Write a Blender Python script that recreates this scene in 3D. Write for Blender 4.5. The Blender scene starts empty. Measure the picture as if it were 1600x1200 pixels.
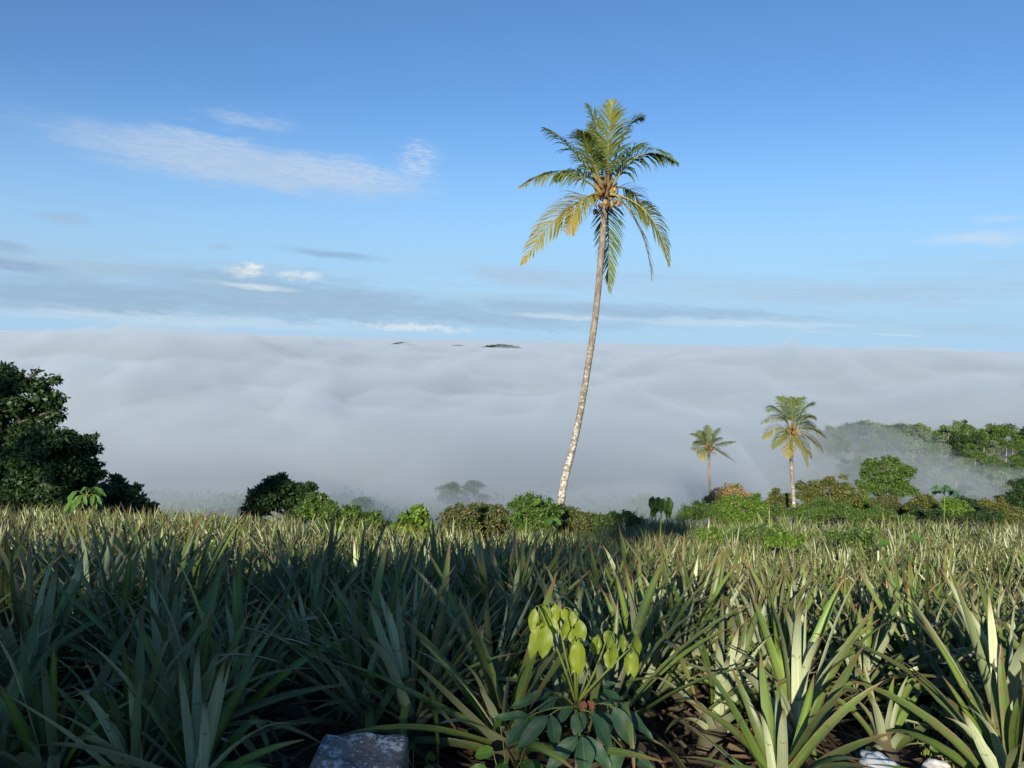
import bpy, math, random
import numpy as np
from mathutils import Vector, Matrix, Euler

random.seed(11)
rng = np.random.default_rng(11)
scene = bpy.context.scene
col = scene.collection
R = math.radians

# ------------------------------------------------------------------ camera
CAM_H = 1.7
FPX = 1232.0                      # focal length in pixels of a 1600 px wide frame
PITCH, ROLL = 3.15, 1.25
CAM_ROT = Matrix.Rotation(R(90 - PITCH), 3, 'X') @ Matrix.Rotation(R(ROLL), 3, 'Z')
cam_data = bpy.data.cameras.new('camera')
cam_data.sensor_fit = 'HORIZONTAL'
cam_data.sensor_width = 36.0
cam_data.lens = 36.0 * FPX / 1600.0
cam_data.clip_start = 0.05
cam_data.clip_end = 80000.0
cam = bpy.data.objects.new('camera', cam_data)
cam.matrix_world = Matrix.Translation((0, 0, CAM_H)) @ CAM_ROT.to_4x4()
col.objects.link(cam)
scene.camera = cam

# ------------------------------------------------------------------ sun, exposure
SUN_EL, SUN_AZ = R(19.0), R(17.0)      # the sun stands behind the camera, a little to the left
to_sun = Vector((-math.sin(SUN_AZ) * math.cos(SUN_EL), -math.cos(SUN_AZ) * math.cos(SUN_EL), math.sin(SUN_EL)))
sun_data = bpy.data.lights.new('sun', 'SUN')
sun_data.energy = 4.8
sun_data.angle = R(0.55)
sun_data.color = (1.0, 0.90, 0.74)
sun = bpy.data.objects.new('sun', sun_data)
sun.rotation_euler = to_sun.to_track_quat('Z', 'Y').to_euler()
sun.location = (-20, -60, 40)
col.objects.link(sun)

scene.view_settings.view_transform = 'Standard'
scene.view_settings.look = 'None'
scene.view_settings.exposure = 0.5
scene.view_settings.gamma = 1.0
scene.view_settings.use_curve_mapping = False
scene.render.engine = 'CYCLES'
cy = scene.cycles
cy.use_denoising = True
try:
    cy.denoiser = 'OPENIMAGEDENOISE'
    cy.denoising_prefilter = 'ACCURATE'
except Exception:
    pass
cy.max_bounces = 8
cy.diffuse_bounces = 4
cy.glossy_bounces = 2
cy.transmission_bounces = 6
cy.transparent_max_bounces = 12
cy.volume_bounces = 6
cy.caustics_reflective = False
cy.caustics_refractive = False


def ray(px, py):
    return (CAM_ROT @ Vector(((px - 800.0) / FPX, (600.0 - py) / FPX, -1.0)))


def P(px, py, Y):
    """the point that stands Y metres ahead of the photographer in that direction"""
    d = ray(px, py)
    return Vector((d.x / d.y * Y, Y, CAM_H + d.z / d.y * Y))


def MPX(Y):
    return Y / FPX


# ------------------------------------------------------------------ node shorthand
class N:
    def __init__(s, tree):
        s.t = tree
        s.n = tree.nodes
        s.l = tree.links

    def new(s, kind, **kw):
        n = s.n.new(kind)
        for k, v in kw.items():
            setattr(n, k, v)
        return n

    def put(s, sock, v):
        if isinstance(v, bpy.types.NodeSocket):
            s.l.new(v, sock)
        elif v is not None:
            sock.default_value = v

    def math(s, op, a, b=None, c=None, clamp=False):
        n = s.new('ShaderNodeMath', operation=op, use_clamp=clamp)
        for i, v in enumerate((a, b, c)):
            if v is not None:
                s.put(n.inputs[i], v)
        return n.outputs[0]

    def vec(s, op, a, b=None, out=0):
        n = s.new('ShaderNodeVectorMath', operation=op)
        s.put(n.inputs[0], a)
        if b is not None:
            s.put(n.inputs[1], b)
        return n.outputs[out]

    def scale(s, a, f):
        n = s.new('ShaderNodeVectorMath', operation='SCALE')
        s.put(n.inputs[0], a)
        s.put(n.inputs['Scale'], f)
        return n.outputs[0]

    def mix(s, f, a, b, blend='MIX'):
        n = s.new('ShaderNodeMix', data_type='RGBA', blend_type=blend)
        s.put(n.inputs[0], f)
        s.put(n.inputs[6], a)
        s.put(n.inputs[7], b)
        return n.outputs[2]

    def rng(s, v, a, b, c=0.0, d=1.0, smooth=True):
        n = s.new('ShaderNodeMapRange', interpolation_type='SMOOTHSTEP' if smooth else 'LINEAR')
        for i, x in enumerate((v, a, b, c, d)):
            s.put(n.inputs[i], x)
        return n.outputs[0]

    def noise(s, vec, scale, detail=3.0, rough=0.55, out='Fac', dist=0.0):
        n = s.new('ShaderNodeTexNoise')
        s.put(n.inputs['Vector'], vec)
        s.put(n.inputs['Scale'], scale)
        s.put(n.inputs['Detail'], detail)
        s.put(n.inputs['Roughness'], rough)
        s.put(n.inputs['Distortion'], dist)
        return n.outputs[out]

    def attr(s, name):
        return s.new('ShaderNodeAttribute', attribute_name=name).outputs['Fac']


def C(r, g, b):
    return (r, g, b, 1.0)


# ------------------------------------------------------------------ sky
SKY_STRENGTH = 0.100
world = bpy.data.worlds.new('World')
scene.world = world
world.use_nodes = True
world.cycles.sampling_method = 'NONE'      # an even sky: rays that leave the scene find it
w = N(world.node_tree)
w.n.clear()
sky = w.new('ShaderNodeTexSky', sky_type='NISHITA', sun_disc=False)
sky.sun_elevation = SUN_EL
sky.sun_rotation = math.pi + SUN_AZ
sky.altitude = 200.0
sky.air_density = 1.0
sky.dust_density = 0.0
sky.ozone_density = 6.5
tc = w.new('ShaderNodeTexCoord')
sx = w.new('ShaderNodeSeparateXYZ')
w.l.new(tc.outputs['Generated'], sx.inputs[0])
az = w.math('ARCTAN2', sx.outputs[0], sx.outputs[1])
el = w.math('ARCSINE', sx.outputs[2])
ae = w.new('ShaderNodeCombineXYZ')
w.l.new(az, ae.inputs[0])
w.l.new(el, ae.inputs[1])
AE = ae.outputs[0]


def azel(px, py):
    d = ray(px, py).normalized()
    return math.atan2(d.x, d.y), math.asin(d.z)


def sky_scale(c):
    return C(*(v / SKY_STRENGTH * 0.72 for v in c))


rot0 = w.new('ShaderNodeVectorRotate', rotation_type='Z_AXIS')
w.put(rot0.inputs['Vector'], AE)
rot0.inputs['Angle'].default_value = R(3.5)
FIB = rot0.outputs[0]
edge_noise = w.vec('SUBTRACT', w.noise(w.vec('MULTIPLY', FIB, (17.0, 85.0, 1)), 1.0, 4.0, 0.62, out='Color'), (0.5, 0.5, 0.5))
body_noise = w.rng(w.noise(w.vec('MULTIPLY', FIB, (26.0, 170.0, 1)), 1.0, 4.0, 0.62), 0.28, 0.64, 0.30, 1.0)
fine_noise = w.vec('SUBTRACT', w.noise(w.vec('MULTIPLY', AE, (70.0, 130.0, 1)), 1.0, 5.0, 0.65, out='Color'), (0.5, 0.5, 0.5))
rip_noise = w.noise(w.vec('MULTIPLY', FIB, (75.0, 400.0, 1)), 1.0, 1.0, 0.5)


def cloud(px, py, wpx, hpx, tilt, color, strength, ragged=0.55, soft=0.9, ripple=0.0, body=0.5, puffy=False):
    """a cloud patch drifting round one direction of the sky"""
    global skycol
    a0, e0 = azel(px, py)
    here = w.vec('ADD', AE, w.scale(skycol, 1e-9))      # evaluated one after the other
    q = w.vec('SUBTRACT', here, (a0, e0, 0))
    rot = w.new('ShaderNodeVectorRotate', rotation_type='Z_AXIS')
    w.put(rot.inputs['Vector'], q)
    rot.inputs['Angle'].default_value = R(-tilt)
    dv = w.vec('MULTIPLY', fine_noise if puffy else edge_noise, (ragged, ragged * 2.4, 0))
    q2 = w.vec('ADD', w.vec('MULTIPLY', rot.outputs[0], (FPX / wpx, FPX / hpx, 0)), dv)
    ln = w.vec('LENGTH', q2, out=1)
    m = w.math('MULTIPLY', w.rng(ln, 1.0, 1.0 - soft, 0.0, strength), w.math('MULTIPLY_ADD', body_noise, body, 1.0 - body))
    if ripple:
        m = w.math('MULTIPLY', m, w.rng(rip_noise, 0.35, 0.62, 1.0 - ripple, 1.0))
    skycol = w.mix(m, skycol, sky_scale(color))


skycol = sky.outputs[0]
# humid air thickening towards the horizon
sunward = w.vec('DOT_PRODUCT', tc.outputs['Generated'], tuple(to_sun), out=1)
skycol = w.mix(w.math('MULTIPLY', w.rng(el, 0.30, 0.0, 0.0, 0.92), w.rng(sunward, 0.25, -0.45)), skycol, sky_scale((0.37, 0.60, 0.83)))
# cloud sheets low over the horizon, all the way round
strat = w.noise(w.vec('MULTIPLY', AE, (2.2, 34.0, 0)), 1.0, 6.0, 0.62)
low = w.math('MULTIPLY', w.rng(el, 0.005, 0.03), w.rng(el, 0.125, 0.065))
veil = w.noise(w.vec('MULTIPLY', AE, (1.3, 5.0, 0)), 1.0, 2.0, 0.5)
m = w.math('MULTIPLY', w.rng(strat, 0.42, 0.66), w.math('MULTIPLY', low, w.rng(veil, 0.3, 0.6, 0.35, 0.8)))
skycol = w.mix(m, skycol, sky_scale((0.40, 0.52, 0.66)))
hi = w.noise(w.vec('MULTIPLY', AE, (5.0, 90.0, 0)), 1.0, 6.0, 0.65)
m2 = w.math('MULTIPLY', w.rng(hi, 0.56, 0.74), w.math('MULTIPLY', w.rng(el, 0.0, 0.015), w.rng(el, 0.09, 0.03)))
skycol = w.mix(w.math('MULTIPLY', m2, 0.55), skycol, sky_scale((0.74, 0.82, 0.88)))
# the high lens of mackerel cloud with its loose streaks
WHITE, PALE, SLATE = (0.80, 0.86, 0.92), (0.50, 0.61, 0.75), (0.30, 0.41, 0.56)
cloud(380, 258, 330, 44, -4.2, (0.49, 0.61, 0.77), 0.85, 0.45, 0.7, 0.2, 0.3)
cloud(560, 272, 150, 34, -3, (0.55, 0.66, 0.82), 0.6, 0.6, 0.8, 0.6)
cloud(655, 248, 42, 40, 0, (0.55, 0.68, 0.84), 0.7, 0.9, 0.8, 0.8)
cloud(270, 203, 75, 20, -6, (0.46, 0.60, 0.80), 0.65, 0.9, 0.9, 0.4)
cloud(390, 188, 90, 18, -4, (0.46, 0.60, 0.80), 0.6, 0.9, 0.9, 0.4)
cloud(350, 222, 80, 16, -4, (0.48, 0.62, 0.80), 0.55, 0.9, 0.9, 0.5)
# grey shreds and sheets further down
cloud(100, 342, 52, 13, -3, (0.36, 0.47, 0.64), 0.6, 0.7)
cloud(344, 386, 26, 7, 0, (0.38, 0.50, 0.66), 0.7, 0.6)
cloud(525, 398, 118, 9, -4.2, (0.27, 0.42, 0.62), 0.75, 0.5)
cloud(10, 384, 40, 12, -8, (0.30, 0.43, 0.60), 0.7, 0.6)
cloud(20, 414, 100, 13, -6, (0.27, 0.40, 0.58), 0.85, 0.5)
cloud(380, 424, 36, 15, 2, (0.74, 0.81, 0.86), 0.9, 1.1, 0.75, 0.0, 0.2, True)
cloud(395, 418, 18, 10, 2, (0.84, 0.87, 0.88), 0.8, 1.0, 0.8, 0.0, 0.2, True)
cloud(468, 431, 44, 11, 0, (0.72, 0.80, 0.87), 0.9, 1.1, 0.8, 0.0, 0.2, True)
cloud(820, 432, 170, 22, -5.5, (0.42, 0.54, 0.70), 0.75, 0.6)
cloud(430, 446, 300, 22, -3.5, (0.31, 0.45, 0.61), 0.75, 0.8, 0.8, 0.0, 0.35)
cloud(400, 447, 110, 7, -3, (0.70, 0.79, 0.86), 0.8, 1.2, 0.9)
cloud(560, 480, 560, 30, -2.4, (0.33, 0.47, 0.64), 0.8, 0.8, 0.7, 0.0, 0.3)
cloud(120, 462, 330, 30, -1.5, (0.33, 0.47, 0.63), 0.95, 0.6, 0.8, 0.0, 0.3)
cloud(650, 512, 120, 9, -1.5, (0.76, 0.82, 0.85), 0.75, 1.1, 0.9, 0.0, 0.4, True)
cloud(880, 494, 130, 6, -1.5, (0.66, 0.75, 0.84), 0.7, 0.8, 0.9)
cloud(1250, 458, 420, 26, -1.2, (0.42, 0.57, 0.74), 0.75, 0.8)
cloud(1000, 486, 420, 16, -1.6, (0.33, 0.48, 0.66), 0.85, 0.7)
cloud(300, 500, 420, 12, -1.4, (0.62, 0.74, 0.85), 0.5, 0.9)
cloud(1150, 505, 300, 9, -1.0, (0.62, 0.75, 0.87), 0.5, 0.9)
cloud(1530, 372, 90, 15, 0, (0.60, 0.72, 0.86), 0.7, 0.7)
cloud(1560, 342, 50, 9, 0, (0.56, 0.70, 0.86), 0.45, 0.7)
cloud(1450, 548, 90, 5, 0, (0.80, 0.84, 0.88), 0.85, 0.9, 0.9)
bg = w.new('ShaderNodeBackground')
w.l.new(skycol, bg.inputs['Color'])
bg.inputs['Strength'].default_value = SKY_STRENGTH
wo = w.new('ShaderNodeOutputWorld')
w.l.new(bg.outputs[0], wo.inputs['Surface'])


# ------------------------------------------------------------------ mesh helpers
def mesh_np(name, V, quads=None, tris=None, mats=(), midx=None, smooth=True, attrs=None):
    me = bpy.data.meshes.new(name)
    V = np.asarray(V, dtype=np.float32)
    nq = 0 if quads is None else len(quads)
    nt = 0 if tris is None else len(tris)
    loops = []
    if nq:
        loops.append(np.asarray(quads, dtype=np.int32).ravel())
    if nt:
        loops.append(np.asarray(tris, dtype=np.int32).ravel())
    loops = np.concatenate(loops)
    starts = np.concatenate([np.arange(nq) * 4, nq * 4 + np.arange(nt) * 3]).astype(np.int32)
    me.vertices.add(len(V))
    me.vertices.foreach_set('co', V.ravel())
    me.loops.add(len(loops))
    me.loops.foreach_set('vertex_index', loops)
    me.polygons.add(nq + nt)
    me.polygons.foreach_set('loop_start', starts)
    if midx is not None:
        me.polygons.foreach_set('material_index', np.asarray(midx, dtype=np.int32))
    me.polygons.foreach_set('use_smooth', np.full(nq + nt, smooth, dtype=bool))
    if attrs:
        for k, v in attrs.items():
            a = me.attributes.new(k, 'FLOAT', 'POINT')
            a.data.foreach_set('value', np.asarray(v, dtype=np.float32))
    for m_ in mats:
        me.materials.append(m_)
    me.update(calc_edges=True)
    return me


def link(name, data, parent=None, loc=None, rot=None, scale=None):
    o = bpy.data.objects.new(name, data)
    col.objects.link(o)
    if parent is not None:
        o.parent = parent
    if loc is not None:
        o.location = loc
    if rot is not None:
        o.rotation_euler = rot
    if scale is not None:
        o.scale = (scale, scale, scale) if isinstance(scale, (int, float)) else scale
    return o


def tag(o, label=None, cat=None, group=None, kind=None):
    if label:
        o['label'] = label
    if cat:
        o['category'] = cat
    if group:
        o['group'] = group
    if kind:
        o['kind'] = kind
    return o


def empty(name, loc):
    o = link(name, None, loc=loc)
    o.empty_display_size = 0.2
    return o


def copy_tree(o, parent=None):
    c = o.copy()
    col.objects.link(c)
    c.parent = parent
    for ch in o.children:
        copy_tree(ch, c)
    return c


class Geo:
    """collects points, quads, triangles and per-point attributes into one mesh"""

    def __init__(s):
        s.V, s.Q, s.T, s.M, s.MT, s.A, s.n = [], [], [], [], [], {}, 0

    def add(s, V, Q=None, T=None, mi=0, **attrs):
        V = np.asarray(V, dtype=np.float32)
        if Q is not None and len(Q):
            s.Q.append(np.asarray(Q) + s.n)
            s.M.append(np.broadcast_to(np.asarray(mi), (len(Q),)))
        if T is not None and len(T):
            s.T.append(np.asarray(T) + s.n)
            s.MT.append(np.broadcast_to(np.asarray(mi), (len(T),)))
        for k, v in attrs.items():
            s.A.setdefault(k, []).append(np.broadcast_to(np.asarray(v, dtype=np.float32), (len(V),)))
        s.V.append(V)
        s.n += len(V)

    def mesh(s, name, mats, smooth=True):
        Q = np.concatenate(s.Q) if s.Q else None
        T = np.concatenate(s.T) if s.T else None
        mi = np.concatenate(s.M + s.MT)
        return mesh_np(name, np.concatenate(s.V), Q, T, mats, mi, smooth,
                       {k: np.concatenate(v) for k, v in s.A.items()})


def tube(pts, radii, nseg=8, cap=True):
    """a tapered tube along a path: points and quads"""
    pts = np.asarray(pts, dtype=float)
    n = len(pts)
    tan = np.gradient(pts, axis=0)
    tan /= np.linalg.norm(tan, axis=1)[:, None] + 1e-9
    up = np.array([0.0, 0, 1]) if abs(tan[0][2]) < 0.9 else np.array([0.0, 1, 0])
    u = np.cross(tan[0], up)
    u /= np.linalg.norm(u)
    V = []
    th = np.arange(nseg) * 2 * math.pi / nseg
    for i in range(n):
        u = u - tan[i] * np.dot(u, tan[i])
        u /= np.linalg.norm(u) + 1e-9
        v = np.cross(tan[i], u)
        V.append(pts[i] + radii[i] * (np.cos(th)[:, None] * u + np.sin(th)[:, None] * v))
    V = np.concatenate(V)
    i = np.arange(n - 1)[:, None] * nseg
    j = np.arange(nseg)[None, :]
    j2 = (j + 1) % nseg
    Q = np.stack([i + j, i + j2, i + nseg + j2, i + nseg + j], -1).reshape(-1, 4)
    T = []
    if cap:
        V = np.vstack([V, pts[0], pts[-1]])
        a, b = n * nseg, n * nseg + 1
        for k in range(nseg):
            T.append((a, (k + 1) % nseg, k))
            T.append((b, (n - 1) * nseg + k, (n - 1) * nseg + (k + 1) % nseg))
    return V, Q, np.array(T) if T else None


def bez(p0, p1, p2, n):
    t = np.linspace(0, 1, n)[:, None]
    p0, p1, p2 = (np.asarray(p, dtype=float) for p in (p0, p1, p2))
    return (1 - t) ** 2 * p0 + 2 * t * (1 - t) * p1 + t ** 2 * p2


def hash2(i, j, seed):
    h = (i.astype(np.int64) * 374761393 + j.astype(np.int64) * 668265263 + seed * 1442695041) & 0x7fffffff
    h = ((h ^ (h >> 13)) * 1274126177) & 0x7fffffff
    return ((h ^ (h >> 16)) & 0xffff) / 65535.0


def vnoise(x, y, seed=0):
    i, j = np.floor(x), np.floor(y)
    fx, fy = x - i, y - j
    fx, fy = fx * fx * (3 - 2 * fx), fy * fy * (3 - 2 * fy)
    a, b = hash2(i, j, seed), hash2(i + 1, j, seed)
    c, d = hash2(i, j + 1, seed), hash2(i + 1, j + 1, seed)
    return (a * (1 - fx) + b * fx) * (1 - fy) + (c * (1 - fx) + d * fx) * fy


def fbm(x, y, seed=0, octv=4):
    s, a, t = 0.0, 1.0, 0.0
    for k in range(octv):
        s = s + a * vnoise(x * 2 ** k, y * 2 ** k, seed + k * 17)
        t += a
        a *= 0.5
    return s / t - 0.5


def sstep(a, b, x):
    t = np.clip((np.asarray(x, dtype=float) - a) / (b - a), 0, 1)
    return t * t * (3 - 2 * t)


# ------------------------------------------------------------------ terrain
def ground_z(x, y):
    x, y = np.asarray(x, dtype=float), np.asarray(y, dtype=float)
    zc = np.interp(y, [-1e6, 2.6, 21, 30, 50, 75, 100, 130, 155, 220, 330, 1e6], [0, 0, -3.66, -6.9, -13.0, -17.6, -21.8, -26.5, -32.0, -40.0, -55, -55.0])
    zr = np.interp(y, [-1e6, 2.6, 21, 60, 130, 190, 330, 1e6], [0, 0, -3.66, -11.0, -34.0, -41.0, -50.0, -55.0])
    a = x / np.maximum(y, 1.0)
    k = sstep(0.25, 0.42, a) * sstep(20, 60, y)
    z = zc * (1 - k) + zr * k
    # the forested ridge across the little valley on the right
    ridge = np.exp(-((y - 232 - 0.10 * (x - 120)) / 34.0) ** 2) * sstep(62, 105, x)
    z = z + ridge * 11.5
    z = z - 4.0 * sstep(60, 30, y) * sstep(24, 70, np.abs(x)) * sstep(2, 20, y)
    rel = np.clip(y - 2, 0, 60) / 60.0
    z = z + fbm(x * 0.21, y * 0.21, 3) * 0.35 * sstep(3.5, 9, y) + fbm(x * 0.03, y * 0.03, 5) * 3.0 * rel * sstep(28, 70, y)
    # dark wooded hilltops that rise out of the cloud far away
    for (hx, hy, hh, sx_, sy_) in HILLS:
        z = z + hh * np.exp(-((x - hx) / sx_) ** 2 - ((y - hy) / sy_) ** 2)
    return z


HILLS = []
for (px, py, wpx, Y) in ((536, 536.0, 26, 2600), (628, 536.5, 36, 2500), (715, 541.0, 30, 2700), (785, 539.5, 56, 2500)):
    p = P(px, py, Y)
    HILLS.append((p.x, Y, p.z + 55.0 - 9.5, wpx * Y / FPX * 0.95, 160.0))


def gz(x, y):
    return float(ground_z(np.array([x]), np.array([y]))[0])


m_ground = bpy.data.materials.new('soil')
m_ground.use_nodes = True
g = N(m_ground.node_tree)
bs = g.n['Principled BSDF']
gc = g.new('ShaderNodeTexCoord').outputs['Object']
n1 = g.noise(gc, 1.7, 6, 0.65)
n2 = g.noise(gc, 14.0, 5, 0.7)
c1 = g.mix(g.rng(n1, 0.35, 0.65), C(0.030, 0.022, 0.015), C(0.060, 0.045, 0.030))
c1 = g.mix(g.rng(n2, 0.55, 0.75), c1, C(0.11, 0.085, 0.055))
far = g.rng(g.noise(gc, 0.35, 6, 0.65), 0.3, 0.6)
sxyz = g.new('ShaderNodeSeparateXYZ')
g.l.new(gc, sxyz.inputs[0])
c1 = g.mix(g.rng(sxyz.outputs[1], 19, 27), c1, g.mix(far, C(0.022, 0.045, 0.012), C(0.06, 0.09, 0.025)))
g.put(bs.inputs['Base Color'], c1)
bs.inputs['Roughness'].default_value = 0.95
bp = g.new('ShaderNodeBump')
bp.inputs['Strength'].default_value = 0.7
bp.inputs['Distance'].default_value = 0.06
g.put(bp.inputs['Height'], n2)
g.put(bs.inputs['Normal'], bp.outputs[0])

k = 9.2
tt = np.linspace(-1, 1, 281)
ax = 26000 * np.sinh(k * tt) / math.sinh(k)
X, Y = np.meshgrid(ax, ax + 12.0)
# extra rows where the far hilltops stand
ext = np.unique(np.concatenate([ax + 12.0, np.linspace(2150, 2950, 17), np.linspace(120, 330, 30)]))
X, Y = np.meshgrid(np.unique(np.concatenate([ax, np.linspace(-700, 200, 50)])), ext)
Z = ground_z(X, Y)
ny, nx = X.shape
ii = np.arange(ny - 1)[:, None] * nx + np.arange(nx - 1)[None, :]
Q = np.stack([ii, ii + 1, ii + nx + 1, ii + nx], -1).reshape(-1, 4)
ground = link('ground', mesh_np('ground', np.stack([X, Y, Z], -1).reshape(-1, 3), Q, None, [m_ground]))
tag(ground, 'dark soil hillside falling away into the valley', kind='structure')


# ------------------------------------------------------------------ sea of fog in the valley
def billow(x, y, seed, octv=4):
    t, a, n = 0.0, 1.0, 0.0
    for k in range(octv):
        t = t + a * np.sqrt(np.abs(2 * vnoise(x * 2 ** k, y * 2 ** k, seed + 13 * k) - 1) + 0.01)
        n += a
        a *= 0.5
    return 1.0 - t / n * 1.25


def fog_top(x, y):
    r = np.hypot(x, y)
    a = x / np.maximum(y, 1.0)
    left = np.interp(r, [0, 100, 140, 170, 205, 260, 340, 500, 900, 1500, 2400, 4000, 9e4],
                     [-90, -62, -40, -30, -25, -19, -15, -13.5, -14.0, -17.0, -22.0, -21, -21])
    right = np.interp(r, [0, 200, 262, 300, 360, 500, 900, 1500, 2400, 4000, 9e4],
                      [-90, -80, -42, -26, -16, -13.5, -14.0, -17.0, -22.0, -21, -21])
    wob = fbm(x * 0.012 + 3, y * 0.012, 41) * 0.10
    kk = sstep(0.30, 0.44, a + wob)
    z = left * (1 - kk) + right * kk
    near = sstep(95, 170, r) * sstep(1500, 500, r) * (1 - 0.6 * kk * sstep(330, 240, r))
    z = z + near * (billow(x / 80.0, y / 80.0, 21, 4) * 26.0 - 6.0 + fbm(x / 190.0, y / 190.0, 27, 3) * 30.0)
    z = z + (billow(x / 260.0, y / 260.0, 31, 4) * 9.0 + fbm(x / 800.0, y / 800.0, 35, 3) * 10.0) * sstep(300, 800, r) * (1 - 0.5 * sstep(1500, 2300, r) * sstep(3200, 2800, r))
    return z


def thin_top(x, y):
    r = np.hypot(x, y)
    a = x / np.maximum(y, 1.0)
    left = np.interp(r, [0, 40, 50, 60, 80, 120, 200, 400], [-60, -34, -10.5, -9.0, -10.0, -13.5, -20, -24])
    right = np.interp(r, [0, 90, 140, 215, 262, 400], [-70, -62, -39.0, -36.5, -31, -20])
    wob = fbm(x * 0.016 + 3, y * 0.016, 47) * 0.16
    kk = sstep(0.26, 0.44, a + wob)
    z = left * (1 - kk) + right * kk
    return z + (fbm(x / 38.0, y / 38.0, 51, 4) * 24.0 + billow(x / 30.0, y / 30.0, 55, 3) * 5.0) * sstep(42, 75, r) * (1 - 0.55 * kk)


def fog_mat(name, density):
    m = bpy.data.materials.new(name)
    m.use_nodes = True
    f = N(m.node_tree)
    f.n.clear()
    pv = f.new('ShaderNodeVolumePrincipled')
    pv.inputs['Color'].default_value = C(0.79, 0.85, 0.882)
    pv.inputs['Density'].default_value = density
    pv.inputs['Anisotropy'].default_value = 0.1
    fo = f.new('ShaderNodeOutputMaterial')
    f.l.new(pv.outputs[0], fo.inputs['Volume'])
    return m


def fog_body(name, fn, rr, floor, mat, label, na=260):
    nr = len(rr)
    A, RR = np.meshgrid(np.linspace(R(-80), R(80), na), rr)
    FX, FY = np.sin(A) * RR, np.cos(A) * RR
    top = np.stack([FX, FY, np.maximum(fn(FX, FY), floor + 1)], -1).reshape(-1, 3)
    bot = np.stack([FX, FY, np.full_like(FX, floor)], -1).reshape(-1, 3)
    nb = len(top)
    ii = np.arange(nr - 1)[:, None] * na + np.arange(na - 1)[None, :]
    Qt = np.stack([ii, ii + na, ii + na + 1, ii + 1], -1).reshape(-1, 4)
    Qb = np.stack([ii, ii + 1, ii + na + 1, ii + na], -1).reshape(-1, 4) + nb
    e1, e2 = np.arange(na - 1), np.arange(nr - 1)
    wl = lambda a, b: np.stack([a, b, b + nb, a + nb], -1)
    L = (nr - 1) * na
    Qs = np.concatenate([wl(e1, e1 + 1), wl(L + e1 + 1, L + e1), wl((e2 + 1) * na, e2 * na), wl(e2 * na + na - 1, (e2 + 1) * na + na - 1)])
    o = link(name, mesh_np(name, np.vstack([top, bot]), np.concatenate([Qt, Qb, Qs])[:, ::-1], None, [mat]))
    return tag(o, label, kind='stuff')


m_fog = fog_mat('fog', 0.06)
fog_body('fog', fog_top, np.concatenate([np.geomspace(80, 700, 170), np.geomspace(720, 25000, 80)]), -130.0, m_fog,
         'white sea of fog filling the valley to the horizon')
fog_body('thin_fog', thin_top, np.geomspace(38, 400, 150), -128.0, fog_mat('thin_fog', 0.024),
         'thinner grey fog creeping up the slope below the field')


# ------------------------------------------------------------------ leaf and bark materials
def leaf_mat(name, stops, transl=0.25, rough=0.5, spread=1.0):
    """foliage whose leaves differ: colour picked per leaf from the stops"""
    m = bpy.data.materials.new(name)
    m.use_nodes = True
    k = N(m.node_tree)
    b = k.n['Principled BSDF']
    rv = k.math('FRACT', k.math('ADD', k.attr('rv'), k.new('ShaderNodeObjectInfo').outputs['Random']))
    rp = k.new('ShaderNodeValToRGB')
    el_ = rp.color_ramp.elements
    el_[0].position, el_[0].color = stops[0][0], C(*stops[0][1])
    el_[1].position, el_[1].color = stops[-1][0], C(*stops[-1][1])
    for p_, c_ in stops[1:-1]:
        e = el_.new(p_)
        e.color = C(*c_)
    k.l.new(rv, rp.inputs[0])
    k.l.new(rp.outputs[0], b.inputs['Base Color'])
    b.inputs['Roughness'].default_value = rough
    b.inputs['Specular IOR Level'].default_value = 0.35
    tr = k.new('ShaderNodeBsdfTranslucent')
    k.put(tr.inputs[0], k.mix(0.5, rp.outputs[0], C(0.16, 0.22, 0.02)))
    ms = k.new('ShaderNodeMixShader')
    ms.inputs[0].default_value = transl
    k.l.new(b.outputs[0], ms.inputs[1])
    k.l.new(tr.outputs[0], ms.inputs[2])
    k.l.new(ms.outputs[0], k.n['Material Output'].inputs['Surface'])
    return m


def bark_mat(name, a, b_, scale=6.0, lichen=None, stretch=(1, 1, 0.35)):
    m = bpy.data.materials.new(name)
    m.use_nodes = True
    k = N(m.node_tree)
    b = k.n['Principled BSDF']
    o = k.new('ShaderNodeTexCoord').outputs['Object']
    n1 = k.noise(k.vec('MULTIPLY', o, stretch), scale, 5, 0.65)
    c = k.mix(k.rng(n1, 0.35, 0.65), C(*a), C(*b_))
    if lichen:
        n2 = k.noise(k.vec('MULTIPLY', o, (1, 1, 1.7)), 6.5, 4, 0.7)
        lv = k.attr('lichen')
        th = k.math('SUBTRACT', 0.72, k.math('MULTIPLY', lv, 0.34))
        f_ = k.rng(k.math('SUBTRACT', n2, th), -0.03, 0.03)
        c = k.mix(f_, c, C(*lichen))
    k.put(b.inputs['Base Color'], c)
    b.inputs['Roughness'].default_value = 0.9
    bp_ = k.new('ShaderNodeBump')
    bp_.inputs['Strength'].default_value = 0.5
    bp_.inputs['Distance'].default_value = 0.03
    k.put(bp_.inputs['Height'], n1)
    k.put(b.inputs['Normal'], bp_.outputs[0])
    return m


def flat_mat(name, c, rough=0.6, var=0.25, scale=9.0, **kw):
    m = bpy.data.materials.new(name)
    m.use_nodes = True
    k = N(m.node_tree)
    b = k.n['Principled BSDF']
    o = k.new('ShaderNodeTexCoord').outputs['Object']
    n1 = k.noise(o, scale, 4, 0.6)
    k.put(b.inputs['Base Color'], k.mix(k.rng(n1, 0.3, 0.7), C(*(v * (1 - var) for v in c)), C(*(min(1, v * (1 + var)) for v in c))))
    b.inputs['Roughness'].default_value = rough
    for kk_, v in kw.items():
        b.inputs[kk_].default_value = v
    return m


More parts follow.
